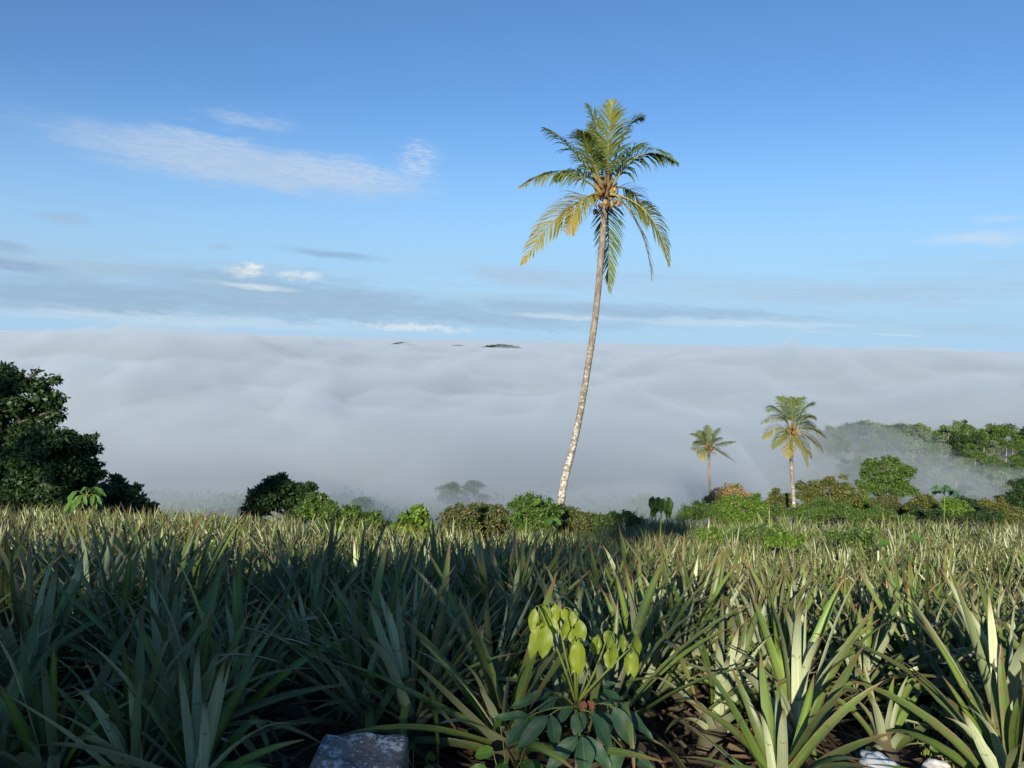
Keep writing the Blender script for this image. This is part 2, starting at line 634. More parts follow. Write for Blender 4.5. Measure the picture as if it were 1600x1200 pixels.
M_BARK = bark_mat('bark', (0.05, 0.04, 0.03), (0.12, 0.10, 0.075))
M_PALEBARK = bark_mat('pale_bark', (0.16, 0.14, 0.11), (0.34, 0.31, 0.26))
M_PALM_TRUNK = bark_mat('palm_bark', (0.15, 0.125, 0.095), (0.30, 0.26, 0.20), 9.0, (0.56, 0.53, 0.46))
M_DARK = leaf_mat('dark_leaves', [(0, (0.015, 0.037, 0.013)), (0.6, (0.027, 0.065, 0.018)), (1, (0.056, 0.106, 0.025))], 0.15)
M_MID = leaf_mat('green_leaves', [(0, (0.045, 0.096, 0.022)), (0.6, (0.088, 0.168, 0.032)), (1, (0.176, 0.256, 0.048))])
M_OLIVE = leaf_mat('olive_leaves', [(0, (0.055, 0.085, 0.020)), (0.55, (0.125, 0.155, 0.034)), (0.85, (0.21, 0.205, 0.045)), (1, (0.26, 0.20, 0.055))])
M_BRIGHT = leaf_mat('bright_leaves', [(0, (0.075, 0.165, 0.027)), (0.6, (0.135, 0.255, 0.033)), (1, (0.255, 0.360, 0.053))], 0.35)
M_VINE = leaf_mat('vine_leaves', [(0, (0.050, 0.095, 0.024)), (0.5, (0.105, 0.150, 0.045)), (0.8, (0.17, 0.155, 0.060)), (1, (0.24, 0.15, 0.075))])
M_TAN = leaf_mat('dry_leaves', [(0, (0.165, 0.112, 0.045)), (0.6, (0.360, 0.255, 0.112)), (1, (0.495, 0.375, 0.180))], 0.2)
M_PALE = leaf_mat('pale_leaves', [(0, (0.091, 0.143, 0.058)), (0.6, (0.169, 0.234, 0.098)), (1, (0.286, 0.338, 0.169))])
M_RED = leaf_mat('russet_leaves', [(0, (0.080, 0.048, 0.024)), (0.6, (0.176, 0.096, 0.040)), (1, (0.160, 0.160, 0.048))])


# ------------------------------------------------------------------ broadleaf trees and shrubs
def unit(v):
    return v / (np.linalg.norm(v, axis=-1, keepdims=True) + 1e-9)


def leaf_quads(geo, pos, out, size, r_, up=0.5, elong=2.0):
    """one small pointed blade for every position"""
    n = len(pos)
    nrm = unit(r_.normal(size=(n, 3)) * 0.75 + out * 0.5 + np.array([0, 0, up]))
    d = unit(np.cross(nrm, r_.normal(size=(n, 3))))
    d = unit(d + out * 0.35 - np.array([0, 0, 0.25]))
    s_ = unit(np.cross(nrm, d))
    L_ = (size * r_.uniform(0.65, 1.35, n))[:, None]
    W_ = L_ / elong
    b0 = pos
    V = np.stack([b0, b0 + d * L_ * 0.45 + s_ * W_ * 0.5, b0 + d * L_, b0 + d * L_ * 0.45 - s_ * W_ * 0.5], 1).reshape(-1, 3)
    Q = np.arange(n * 4).reshape(n, 4)
    rv = np.repeat(r_.uniform(0, 1, n) ** 1.0, 4)
    geo.add(V, Q, rv=rv)


def crown_points(clumps, n, r_, flat=0.75, sub=9, spread=0.34):
    pos, out, subs = [], [], []
    vol = np.array([c[1] ** 2.2 for c in clumps])
    cnt = np.maximum(8, (n * vol / vol.sum()).astype(int))
    for (c, rad), m in zip(clumps, cnt):
        c = np.asarray(c, dtype=float)
        k_ = max(4, int(sub * r_.uniform(0.8, 1.3)))
        d = unit(r_.normal(size=(k_, 3)) + np.array([0, 0, 0.25]))
        sc = c + d * rad * r_.uniform(0.35, 0.92, k_)[:, None] * np.array([1, 1, flat])
        subs.append((c, sc))
        idx = r_.integers(0, k_, m)
        sr = rad * spread * r_.uniform(0.7, 1.3, k_)[idx][:, None]
        p = sc[idx] + r_.normal(size=(m, 3)) * sr * np.array([0.85, 0.85, 0.42])
        pos.append(p)
        out.append(unit(p - c))
    return np.concatenate(pos), np.concatenate(out), subs


def make_tree(name, label, cat, base, clumps, n_leaves, size, mat, trunk_r=0.12, bark=None, seed=1, group=None,
              flat=0.75, sub=9, spread=0.34, up=0.5, lean=(0, 0), trunk_top=None, stem_name='trunk', crown_name='crown', elong=2.0):
    r_ = np.random.default_rng(seed)
    base = np.asarray(base, dtype=float)
    root = empty(name, base)
    tag(root, label, cat, group)
    cl = [(np.asarray(c, dtype=float) - base, rr_) for c, rr_ in clumps]
    pos, out, subs = crown_points(cl, n_leaves, r_, flat, sub, spread)
    gl = Geo()
    leaf_quads(gl, pos, out, size, r_, up, elong)
    link(crown_name, gl.mesh(crown_name, [mat], smooth=False), root)
    cen = np.mean([c for c, _ in cl], axis=0)
    if trunk_top is None:
        trunk_top = cen + np.array([0, 0, 0.15 * abs(cen[2])])
    gt = Geo()
    tp = bez((0, 0, -0.3), (trunk_top[0] * 0.25 + lean[0], trunk_top[1] * 0.25 + lean[1], trunk_top[2] * 0.55), trunk_top, 9)
    gt.add(*tube(tp, np.linspace(trunk_r, trunk_r * 0.4, 9), 7), lichen=0.2)
    for c, sc in subs:
        h = np.clip(c[2] - 0.5 * np.hypot(c[0] - tp[-1][0], c[1] - tp[-1][1]), 0.25 * trunk_top[2], trunk_top[2])
        k_ = int(np.argmin(np.abs(tp[:, 2] - h)))
        bp_ = bez(tp[k_], (tp[k_] + c) * 0.5 + np.array([0, 0, 0.1]) * np.linalg.norm(c - tp[k_]), c, 6)
        br = trunk_r * 0.38
        gt.add(*tube(bp_, np.linspace(br, br * 0.35, 6), 5), lichen=0.2)
        for q in sc[:6]:
            gt.add(*tube(bez(c, (c + q) * 0.5, q, 3), [br * 0.35, br * 0.2, br * 0.1], 3), lichen=0.2)
    link(stem_name, gt.mesh(stem_name, [bark or M_BARK]), root)
    return root


def px_clumps(lst, Y, r_, dy=0.6):
    """clumps read off as directions and angular radii, set Y metres away with a spread in depth"""
    out = []
    for (px, py, rp) in lst:
        yy = Y + r_.uniform(-1, 1) * dy * rp * MPX(Y)
        p = P(px, py, yy)
        out.append((p, rp * MPX(Y)))
        for q in range(3):
            th = r_.uniform(-0.5, 3.6)
            e = P(px + math.cos(th) * rp * 1.05, py - math.sin(th) * rp * 0.85, yy + r_.normal() * 0.3 * rp * MPX(Y))
            out.append((e, rp * MPX(Y) * r_.uniform(0.30, 0.5)))
    return out


def hug(x, y):
    return np.array([x, y, gz(x, y)])


rt = np.random.default_rng(5)
# the dark trees on the left
YL = 31.0
b = P(-40, 800, YL)
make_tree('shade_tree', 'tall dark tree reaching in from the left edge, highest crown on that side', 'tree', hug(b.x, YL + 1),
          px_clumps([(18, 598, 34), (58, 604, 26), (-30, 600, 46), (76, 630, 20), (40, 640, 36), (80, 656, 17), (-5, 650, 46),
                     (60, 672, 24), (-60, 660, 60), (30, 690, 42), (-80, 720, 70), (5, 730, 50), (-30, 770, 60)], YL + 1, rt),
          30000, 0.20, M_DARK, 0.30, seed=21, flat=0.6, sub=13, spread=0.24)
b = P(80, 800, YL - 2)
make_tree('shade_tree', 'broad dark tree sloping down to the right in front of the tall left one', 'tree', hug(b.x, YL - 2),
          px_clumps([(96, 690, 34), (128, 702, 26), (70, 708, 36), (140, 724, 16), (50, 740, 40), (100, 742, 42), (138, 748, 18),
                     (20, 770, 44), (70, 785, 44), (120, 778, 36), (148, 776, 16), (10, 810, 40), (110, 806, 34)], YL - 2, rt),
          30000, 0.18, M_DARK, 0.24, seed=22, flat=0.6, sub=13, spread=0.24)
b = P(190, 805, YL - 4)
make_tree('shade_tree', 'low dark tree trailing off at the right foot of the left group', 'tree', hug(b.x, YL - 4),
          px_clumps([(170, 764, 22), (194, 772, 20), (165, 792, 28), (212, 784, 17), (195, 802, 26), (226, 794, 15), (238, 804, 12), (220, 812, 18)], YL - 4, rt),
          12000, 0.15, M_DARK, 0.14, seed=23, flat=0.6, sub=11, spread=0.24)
YT = 33.0
b = P(445, 815, YT)
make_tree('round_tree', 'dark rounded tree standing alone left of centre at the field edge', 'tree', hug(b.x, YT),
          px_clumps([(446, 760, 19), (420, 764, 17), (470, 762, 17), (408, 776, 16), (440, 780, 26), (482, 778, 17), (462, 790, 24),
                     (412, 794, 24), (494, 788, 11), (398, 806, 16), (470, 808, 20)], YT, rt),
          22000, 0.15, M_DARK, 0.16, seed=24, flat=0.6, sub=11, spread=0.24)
b = P(498, 805, 30.0)
make_tree('shrub', 'yellow-green shrub with pale twigs leaning on the lone dark tree', 'shrub', hug(b.x, 30),
          px_clumps([(490, 786, 12), (504, 782, 10), (512, 790, 10), (480, 798, 12), (500, 800, 14), (515, 800, 10)], 30, rt),
          5200, 0.12, M_MID, 0.06, M_PALEBARK, seed=25, sub=8)
b = P(545, 815, 18.5)
make_tree('shrub', 'low bright green shrub mound right of the lone dark tree', 'shrub', hug(b.x, 18.5),
          px_clumps([(520, 802, 12), (540, 804, 13), (556, 800, 10), (530, 818, 18), (560, 815, 16), (585, 808, 11), (595, 816, 10), (510, 820, 14), (578, 826, 14), (540, 836, 18), (570, 842, 18), (600, 838, 14), (515, 838, 16)], 18.5, rt),
          18000, 0.07, M_MID, 0.05, seed=26, sub=10)
b = P(648, 815, 18.0)
make_tree('vine_covered_bush', 'small round bush of broad bright leaves left of the reddish hedge', 'bush', hug(b.x, 18),
          px_clumps([(640, 812, 12), (655, 812, 14), (648, 824, 16), (662, 828, 12), (640, 840, 14), (658, 846, 14), (622, 832, 10)], 18, rt),
          1500, 0.18, M_BRIGHT, 0.03, seed=27, sub=9, elong=1.2, stem_name='stem')
# the tangle along the far edge of the field
for i_, (xs, lab, mt, nl) in enumerate((
        ([(700, 812, 11), (716, 806, 12), (732, 804, 12), (708, 824, 13), (728, 822, 14)], 'low tangle of reddish green creeper at the left end of the hedge', M_VINE, 9000),
        ([(752, 806, 12), (768, 806, 12), (782, 808, 12), (756, 824, 14), (776, 824, 14)], 'reddish brown creeper hedge in the middle of the field edge', M_VINE, 9000),
        ([(812, 800, 13), (830, 792, 15), (848, 796, 14), (820, 812, 15), (842, 812, 16), (862, 806, 12)], 'dark green leafy mound round the foot of the tall leaning palm', M_MID, 10000),
        ([(880, 804, 11), (896, 808, 10), (875, 818, 13), (905, 818, 12), (920, 812, 10)], 'dark creeper hump just right of the tall palm foot', M_VINE, 7500),
        ([(955, 816, 10), (975, 814, 10), (940, 820, 10), (990, 820, 10)], 'low dark weeds between the tall palm and the drooping sapling', M_MID, 5000))):
    ys = 18.3 + (i_ % 2) * 0.7
    b = P(xs[0][0] + 15, 830, ys)
    make_tree('creeper_hedge', lab, 'hedge', hug(b.x, ys), px_clumps([(a_, b_ + dy_, c_ * 1.1) for dy_ in (-4, 16) for a_, b_, c_ in xs], ys, rt, 0.9), int(nl * 1.3), 0.07, mt, 0.03, seed=30 + i_, flat=0.8, sub=12,
              spread=0.42, stem_name='stem', crown_name='foliage')
# shrubs on the shoulder right of the palms
shr = [
    (47, [(1128, 776, 11), (1142, 770, 12), (1156, 776, 10), (1120, 786, 12), (1140, 786, 14)], M_TAN, 6000, 0.12, 'straw-coloured dry bush between the two smaller palms'),
    (43, [(1142, 792, 15), (1168, 788, 15), (1185, 790, 12), (1130, 804, 18), (1160, 806, 20), (1190, 804, 16)], M_BRIGHT, 9000, 0.13, 'fresh green bush in front of the straw-coloured one'),
    (50, [(1205, 782, 11), (1216, 774, 11), (1230, 782, 11), (1212, 796, 14), (1232, 796, 12)], M_OLIVE, 7000, 0.13, 'small olive bush just left of the white-trunked palm'),
    (52, [(1262, 770, 13), (1280, 758, 13), (1300, 757, 13), (1318, 764, 13), (1270, 784, 18), (1296, 778, 18), (1322, 784, 17), (1340, 778, 10)], M_OLIVE, 14000, 0.14, 'wide yellowish olive bush just right of the white-trunked palm'),
    (46, [(1262, 796, 15), (1285, 798, 17), (1310, 796, 15), (1300, 808, 18), (1270, 812, 18)], M_MID, 9000, 0.12, 'green bush below the wide olive one'),
    (56, [(1364, 732, 13), (1384, 728, 12), (1402, 730, 14), (1416, 742, 12), (1372, 748, 17), (1398, 752, 18), (1362, 764, 15), (1386, 770, 20), (1414, 764, 14), (1352, 746, 9), (1346, 756, 8)], M_MID, 17000, 0.17, 'tall layered green tree with sunlit tiers on the right shoulder'),
    (53, [(1342, 782, 12), (1330, 792, 13), (1352, 794, 15), (1336, 804, 15)], M_BRIGHT, 6000, 0.13, 'bright leafy bush at the left foot of the tiered tree'),
    (50, [(1376, 788, 13), (1396, 784, 13), (1412, 788, 12), (1386, 800, 15), (1408, 802, 14)], M_VINE, 7000, 0.13, 'rusty brown bush at the foot of the tiered tree'),
    (47, [(1432, 782, 11), (1446, 776, 11), (1458, 786, 11), (1440, 796, 14), (1462, 798, 13)], M_OLIVE, 6500, 0.12, 'olive bush right of the rusty brown one'),
    (44, [(1474, 796, 12), (1490, 792, 11), (1482, 806, 14), (1500, 804, 12)], M_BRIGHT, 5500, 0.12, 'pale green bush below the dark umbrella-leaved sapling'),
    (58, [(1510, 786, 12), (1528, 790, 12), (1518, 800, 14), (1540, 800, 13)], M_DARK, 6000, 0.15, 'dark low bush on the right in front of the blue mist'),
    (46, [(1552, 794, 13), (1570, 790, 12), (1562, 806, 15), (1584, 804, 13)], M_OLIVE, 6000, 0.12, 'olive bush near the right edge behind the pineapples'),
    (41, [(1085, 800, 12), (1105, 804, 12), (1070, 808, 11), (1125, 806, 10)], M_MID, 6000, 0.11, 'low green scrub round the foot of the dark-trunked palm'),
    (40, [(1215, 806, 12), (1240, 810, 12), (1195, 808, 11), (1260, 806, 12)], M_MID, 7000, 0.11, 'green scrub round the foot of the white-trunked palm'),
    (42, [(1340, 806, 13), (1365, 808, 13), (1390, 808, 12), (1415, 808, 13)], M_MID, 8000, 0.11, 'continuous green scrub under the tiered tree'),
    (43, [(1440, 808, 12), (1465, 808, 12), (1520, 808, 13), (1545, 812, 12), (1495, 812, 12)], M_DARK, 8000, 0.11, 'dark green scrub along the field edge on the right'),
    (52, [(1592, 764, 14), (1606, 772, 16), (1588, 780, 14), (1612, 792, 18), (1580, 792, 12)], M_DARK, 8000, 0.16, 'dark shrub cut by the right edge'),
]
for i_, (ys, cl, mt, nl, sz, lab) in enumerate(shr):
    cx = np.mean([c[0] for c in cl])
    b = P(cx, 810, ys)
    isT = 'tree' in lab and 'tiered green' in lab or i_ == 5
    make_tree('tiered_tree' if i_ == 5 else 'bush', lab, 'tree' if i_ == 5 else 'bush', hug(b.x, ys), px_clumps([(a_ + rt.normal() * 2, b_ + rt.normal() * 3, c_ * (1.0 if i_ == 5 else rt.uniform(0.8, 1.45))) for a_, b_, c_ in cl], ys, rt), int(nl * 1.35), sz * 0.9, mt, 0.16 if i_ == 5 else 0.07,
              M_PALEBARK if i_ == 3 else None, seed=50 + i_, sub=10, spread=0.3, flat=0.7, stem_name='trunk' if i_ == 5 else 'stem')


# ------------------------------------------------------------------ coconut palms
M_FROND = bpy.data.materials.new('frond')
M_FROND.use_nodes = True
fm = N(M_FROND.node_tree)
fb = fm.n['Principled BSDF']
age = fm.attr('age')
rv = fm.attr('rv')
ramp = fm.new('ShaderNodeValToRGB')
es = ramp.color_ramp.elements
es[0].position, es[0].color = 0.0, C(0.07, 0.125, 0.030)
es[1].position, es[1].color = 1.0, C(0.33, 0.15, 0.05)
for p_, c_ in ((0.3, (0.13, 0.185, 0.035)), (0.62, (0.25, 0.24, 0.035)), (0.82, (0.33, 0.24, 0.04))):
    e = es.new(p_)
    e.color = C(*c_)
fm.l.new(fm.math('ADD', age, fm.math('MULTIPLY', fm.math('SUBTRACT', rv, 0.5), 0.3), clamp=True), ramp.inputs[0])
fm.l.new(ramp.outputs[0], fb.inputs['Base Color'])
fb.inputs['Roughness'].default_value = 0.42
ft = fm.new('ShaderNodeBsdfTranslucent')
fm.l.new(ramp.outputs[0], ft.inputs[0])
fs = fm.new('ShaderNodeMixShader')
fs.inputs[0].default_value = 0.22
fm.l.new(fb.outputs[0], fs.inputs[1])
fm.l.new(ft.outputs[0], fs.inputs[2])
fm.l.new(fs.outputs[0], fm.n['Material Output'].inputs['Surface'])
M_RACHIS = flat_mat('frond_stalk', (0.26, 0.22, 0.06), 0.45)
M_FIBRE = flat_mat('palm_fibre', (0.20, 0.12, 0.06), 0.9, 0.5, 14)
M_NUT = flat_mat('ripe_coconut', (0.36, 0.20, 0.04), 0.55, 0.35, 9)
M_NUT2 = flat_mat('brown_coconut', (0.17, 0.10, 0.04), 0.6, 0.4, 5)


def frond(p0, pm, p2, lf, age_, r_, droop=0.5, twist=0.0, n=66, torn=0.0):
    p0, pm, p2 = (np.asarray(p, dtype=float) for p in (p0, pm, p2))
    ctrl = 2 * pm - 0.5 * (p0 + p2)
    m_ = 40
    pts = bez(p0, ctrl, p2, m_)
    tan = unit(np.gradient(pts, axis=0))
    h = p2 - p0
    h[2] = 0
    if np.linalg.norm(h) < 0.15:
        h = np.array([0.1, -1.0, 0])
    h = unit(h)
    side = np.cross(h, np.array([0, 0, 1.0]))
    ln = np.linalg.norm(np.diff(pts, axis=0), axis=1).sum()
    gl = Geo()
    s_ = np.linspace(0.16, 0.995, n)
    for sg in (-1, 1):
        ss = np.clip(s_ + r_.normal(size=n) * 0.004, 0.1, 1)
        keep = r_.uniform(size=n) > torn * 1.5 + 0.10 + 0.35 * (np.sin(ss * 23 + sg * 2 + age_ * 40) > 0.86)
        f_ = ss * (m_ - 1)
        i0 = np.clip(f_.astype(int), 0, m_ - 2)
        fr = (f_ - i0)[:, None]
        b_ = pts[i0] * (1 - fr) + pts[i0 + 1] * fr
        t_ = unit(tan[i0])
        upv = unit(np.cross(side[None, :] * np.ones((n, 1)), t_))
        sd = side * math.cos(twist) + upv * math.sin(twist)
        ll = lf * (0.50 + 0.62 * np.sin(np.pi * np.clip(ss * 0.92 + 0.08, 0, 1)) - 0.35 * ss) * r_.uniform(0.85, 1.1, n)
        ang = np.radians(58 - 34 * ss)[:, None]
        d0 = unit(t_ * np.cos(ang) + sg * sd * np.sin(ang) + upv * 0.12 + r_.normal(size=(n, 3)) * 0.06)
        g_ = np.array([0, 0, -1.0])
        d1 = unit(d0 + g_ * droop * r_.uniform(0.4, 1.2, n)[:, None])
        d2 = unit(d1 + g_ * droop * 1.3 * r_.uniform(0.5, 1.3, n)[:, None])
        q1 = b_ + d0 * ll[:, None] * 0.34
        q2 = q1 + d1 * ll[:, None] * 0.36
        q3 = q2 + d2 * ll[:, None] * 0.30
        wn = unit(np.cross(d1, upv + 0.01)) * 0.0 + t_
        wv = unit(wn - d1 * np.sum(wn * d1, -1, keepdims=True))
        wd = 0.0165 * (lf / 0.8)
        V = np.stack([b_ - wv * wd * 0.6, b_ + wv * wd * 0.6, q1 - wv * wd, q1 + wv * wd, q2 - wv * wd * 0.8, q2 + wv * wd * 0.8, q3 - wv * 0.003, q3 + wv * 0.003], 1)[keep]
        nn = len(V)
        o = np.arange(nn)[:, None] * 8
        Q = np.concatenate([o + np.array([[0, 1, 3, 2]]), o + np.array([[2, 3, 5, 4]]), o + np.array([[4, 5, 7, 6]])])
        ag = np.clip(age_ + 0.22 * (ss - 0.5), 0, 1)[keep]
        gl.add(V.reshape(-1, 3), Q, age=np.repeat(ag, 8), rv=np.repeat(r_.uniform(0, 1, nn), 8))
    gr = Geo()
    rad = np.interp(np.linspace(0, 1, m_), [0, 0.12, 0.5, 1], [0.05, 0.032, 0.018, 0.004]) * (lf / 0.8)
    gr.add(*tube(pts, rad, 6), age=0.5, rv=0.5)
    return gl, gr


def coconut_mesh(name, mat, r=0.12):
    pr = [(0, -1.22), (0.34, -1.1), (0.72, -0.7), (0.95, -0.15), (0.97, 0.3), (0.8, 0.75), (0.45, 1.02), (0.12, 1.1), (0, 1.1)]
    ns = 12
    V, Q, T = [], [], []
    for (a, z) in pr:
        for k_ in range(ns):
            th = 2 * math.pi * k_ / ns
            tri = 1 + 0.06 * math.cos(3 * th)
            V.append((a * r * tri * math.cos(th), a * r * tri * math.sin(th), z * r))
    for i in range(len(pr) - 1):
        for k_ in range(ns):
            Q.append((i * ns + k_, i * ns + (k_ + 1) % ns, (i + 1) * ns + (k_ + 1) % ns, (i + 1) * ns + k_))
    return mesh_np(name, np.array(V), np.array(Q), None, [mat])


ME_NUT, ME_NUT2 = coconut_mesh('coconut', M_NUT), coconut_mesh('coconut_brown', M_NUT2)


def palm(label, trunk_px, radii, Y, crown_px, fronds, nuts, lf, seed, lichen, ringed=True, fscale=1.0):
    r_ = np.random.default_rng(seed)
    base = P(*trunk_px[0], Y)
    base.z = gz(base.x, Y) - 0.1
    root = empty('coconut_palm', base)
    tag(root, label, 'palm tree', 'coconut palms at the field edge')
    b0 = np.array(base)
    pts = np.array([P(px, py, Y + 0.25 * math.sin(i * 0.9)) for i, (px, py) in enumerate(trunk_px)])
    pts = np.vstack([b0, pts[1:]]) if pts[0][2] > b0[2] else pts
    # resample smoothly
    dist = np.concatenate([[0], np.cumsum(np.linalg.norm(np.diff(pts, axis=0), axis=1))])
    m_ = int(dist[-1] / 0.055)
    sd = np.linspace(0, dist[-1], m_)
    sp = np.stack([np.interp(sd, dist, pts[:, k_]) for k_ in range(3)], 1)
    ker = np.hanning(31)
    ker /= ker.sum()
    pad = np.vstack([np.repeat(sp[:1], 15, 0), sp, np.repeat(sp[-1:], 15, 0)])
    sp = np.stack([np.convolve(pad[:, k_], ker, 'valid') for k_ in range(3)], 1)
    tt_ = np.linspace(0, 1, m_)
    rad = np.interp(tt_, [0, 0.03, 0.12, 0.5, 1], radii)
    rad = rad * (1 + 0.035 * np.where(np.arange(m_) % 3 == 0, 1, -0.5)) * (1 + 0.03 * r_.normal(size=m_))
    V, Q, T = tube(sp - b0, rad, 12)
    lv = np.repeat(np.interp(tt_, [0, 0.3, 0.62, 1], lichen), 12)
    lv = np.concatenate([lv, [lichen[0], lichen[-1]]])
    gt = Geo()
    gt.add(V, Q, T, lichen=lv)
    link('trunk', gt.mesh('palm_trunk', [M_PALM_TRUNK]), root)
    top = np.array(P(*crown_px, Y))
    for (mid, tip, dm, dt_, ag, dr, tw, torn) in fronds:
        st = top + np.array([0.10 * np.sign(tip[0] - crown_px[0]), 0.06 * np.sign(dt_), r_.uniform(-0.12, 0.15)]) * fscale
        gl, gr = frond(st - b0, np.array(P(*mid, Y + dm)) - b0, np.array(P(*tip, Y + dt_)) - b0, lf * r_.uniform(0.92, 1.06), ag, r_, dr, tw, torn=torn)
        fo_ = link('frond', gl.mesh('frond', [M_FROND], smooth=False), root)
        link('stalk', gr.mesh('frond_stalk', [M_RACHIS]), fo_)
    # fibrous boots and flower stalks in the crown
    gb = Geo()
    for k_ in range(16):
        th = k_ * 2.4
        o0 = top - b0 + np.array([math.cos(th) * 0.10, math.sin(th) * 0.10, -0.28 + 0.03 * k_]) * fscale
        o2 = o0 + np.array([math.cos(th) * 0.34, math.sin(th) * 0.34, 0.30 + 0.015 * k_]) * fscale
        gb.add(*tube(bez(o0, o0 * 0.5 + o2 * 0.5 + np.array([math.cos(th), math.sin(th), -0.3]) * 0.06, o2, 5), np.array([0.07, 0.06, 0.045, 0.03, 0.012]) * fscale, 6))
    link('leaf_sheath', gb.mesh('leaf_sheath', [M_FIBRE]), root)
    for k_ in range(7):
        th = k_ * 0.9 + 0.3
        o0 = top - b0 + np.array([math.cos(th) * 0.1, math.sin(th) * 0.1, -0.15]) * fscale
        o2 = o0 + np.array([math.cos(th) * 0.55, math.sin(th) * 0.55, -0.25 - 0.08 * (k_ % 3)]) * fscale
        gs = Geo()
        gs.add(*tube(bez(o0, o0 + np.array([math.cos(th) * 0.35, math.sin(th) * 0.35, 0.12]) * fscale, o2, 7), np.linspace(0.028, 0.008, 7) * fscale, 5))
        for q in range(5):
            a0_ = o0 + (o2 - o0) * (0.4 + 0.12 * q)
            gs.add(*tube(bez(a0_, a0_ + r_.normal(size=3) * 0.1 * fscale, a0_ + (r_.normal(size=3) * 0.14 + np.array([0, 0, -0.25])) * fscale, 4), np.linspace(0.010, 0.004, 4) * fscale, 4))
        link('fruit_stalk', gs.mesh('fruit_stalk', [M_FIBRE]), root)
    for (px, py, dd, ripe) in nuts:
        q = np.array(P(px, py, Y + dd)) - b0
        o = link('coconut', ME_NUT if ripe else ME_NUT2, root, loc=q, rot=(r_.uniform(-0.5, 0.5), r_.uniform(-0.5, 0.5), r_.uniform(0, 6)), scale=fscale * r_.uniform(0.6, 0.78))
    return root


palm('tall leaning coconut palm with pale blotched trunk and orange nuts, tallest of the palms',
     [(868, 796), (880, 755), (893, 708), (905, 655), (914.5, 600), (922, 552), (930, 498), (937, 430), (942.5, 362), (945, 312)],
     [0.18, 0.145, 0.135, 0.110, 0.108], 27.0, (946, 300),
     [((893, 232), (851, 200), -0.5, -1.1, 0.20, 0.55, 0.3, 0.25),
      ((882, 272), (813, 292), -0.6, -1.0, 0.42, 0.9, 0.4, 0.22),
      ((876, 336), (817, 412), -0.7, -1.2, 0.62, 0.35, 0.75, 0.05),
      ((905, 318), (894, 364), -0.9, -1.3, 0.70, 0.5, 0.2, 0.1),
      ((950, 358), (954, 456), 0.6, 0.9, 0.22, 0.25, 0.0, 0.0),
      ((997, 352), (1018, 436), -0.8, -1.3, 0.64, 0.3, 0.5, 0.05),
      ((1012, 334), (1045, 414), -0.9, -1.3, 0.46, 0.5, 0.9, 0.08),
      ((990, 302), (1012, 350), 0.5, 0.7, 0.28, 0.5, 0.2, 0.1),
      ((1000, 243), (1060, 256), -0.4, -0.6, 0.25, 0.9, 0.5, 0.1),
      ((951, 226), (958, 158), -0.9, -1.3, 0.36, 0.30, 0.0, 0.0),
      ((974, 212), (1003, 184), 0.3, 0.4, 0.20, 0.5, 0.4, 0.05),
      ((936, 216), (918, 164), 0.5, 0.7, 0.22, 0.5, -0.2, 0.1),
      ((902, 268), (872, 280), 0.7, 1.1, 0.25, 0.8, 0.3, 0.15),
      ((978, 246), (998, 230), 0.8, 1.3, 0.15, 0.5, 0.2, 0.1),
      ((922, 240), (912, 208), -0.7, -1.3, 0.32, 0.5, 0.3, 0.1),
      ((930, 250), (923, 196), 1.0, 1.6, 0.15, 0.4, 0.0, 0.0)],
     [(946, 317, -0.27, 1), (956, 320, -0.24, 1), (967, 319, -0.22, 1), (961, 315, -0.12, 0), (960, 297, -0.22, 1),
      (929, 309, -0.25, 0), (926, 314, -0.12, 0), (933, 304, -0.2, 0), (930, 331, -0.15, 0), (952, 325, 0.15, 0), (938, 322, 0.1, 0)],
     0.98, 101, [0.85, 0.55, 0.3, 0.12])

palm('smaller coconut palm with dark lower trunk, leftmost of the two on the shoulder',
     [(1111, 806), (1110, 790), (1109, 760), (1108, 735), (1107, 705)],
     [0.11, 0.095, 0.085, 0.075, 0.075], 50.0, (1107, 700),
     [((1094, 684), (1078, 678), -0.3, -0.6, 0.35, 0.7, 0.4, 0.15),
      ((1093, 699), (1080, 702), -0.6, -1.1, 0.5, 0.6, 0.4, 0.1),
      ((1099, 705), (1097, 719), -0.7, -1.0, 0.6, 0.4, 0.2, 0.05),
      ((1122, 703), (1149, 722), -0.5, -0.9, 0.5, 0.35, 0.6, 0.05),
      ((1126, 693), (1149, 690), -0.2, -0.3, 0.38, 0.6, 0.4, 0.1),
      ((1106, 682), (1105, 665), -0.5, -0.8, 0.35, 0.4, 0.0, 0.0),
      ((1116, 680), (1122, 670), 0.2, 0.4, 0.25, 0.5, 0.3, 0.0),
      ((1098, 684), (1092, 673), 0.4, 0.8, 0.25, 0.5, 0.2, 0.0),
      ((1117, 688), (1127, 684), 0.6, 1.0, 0.22, 0.5, 0.2, 0.1),
      ((1095, 692), (1085, 690), 0.6, 1.0, 0.25, 0.6, 0.3, 0.1)],
     [(1105, 705, -0.2, 0), (1110, 706, -0.2, 0), (1112, 702, -0.15, 0)], 0.62, 102, [0.0, 0.0, 0.0, 0.4], fscale=0.8)

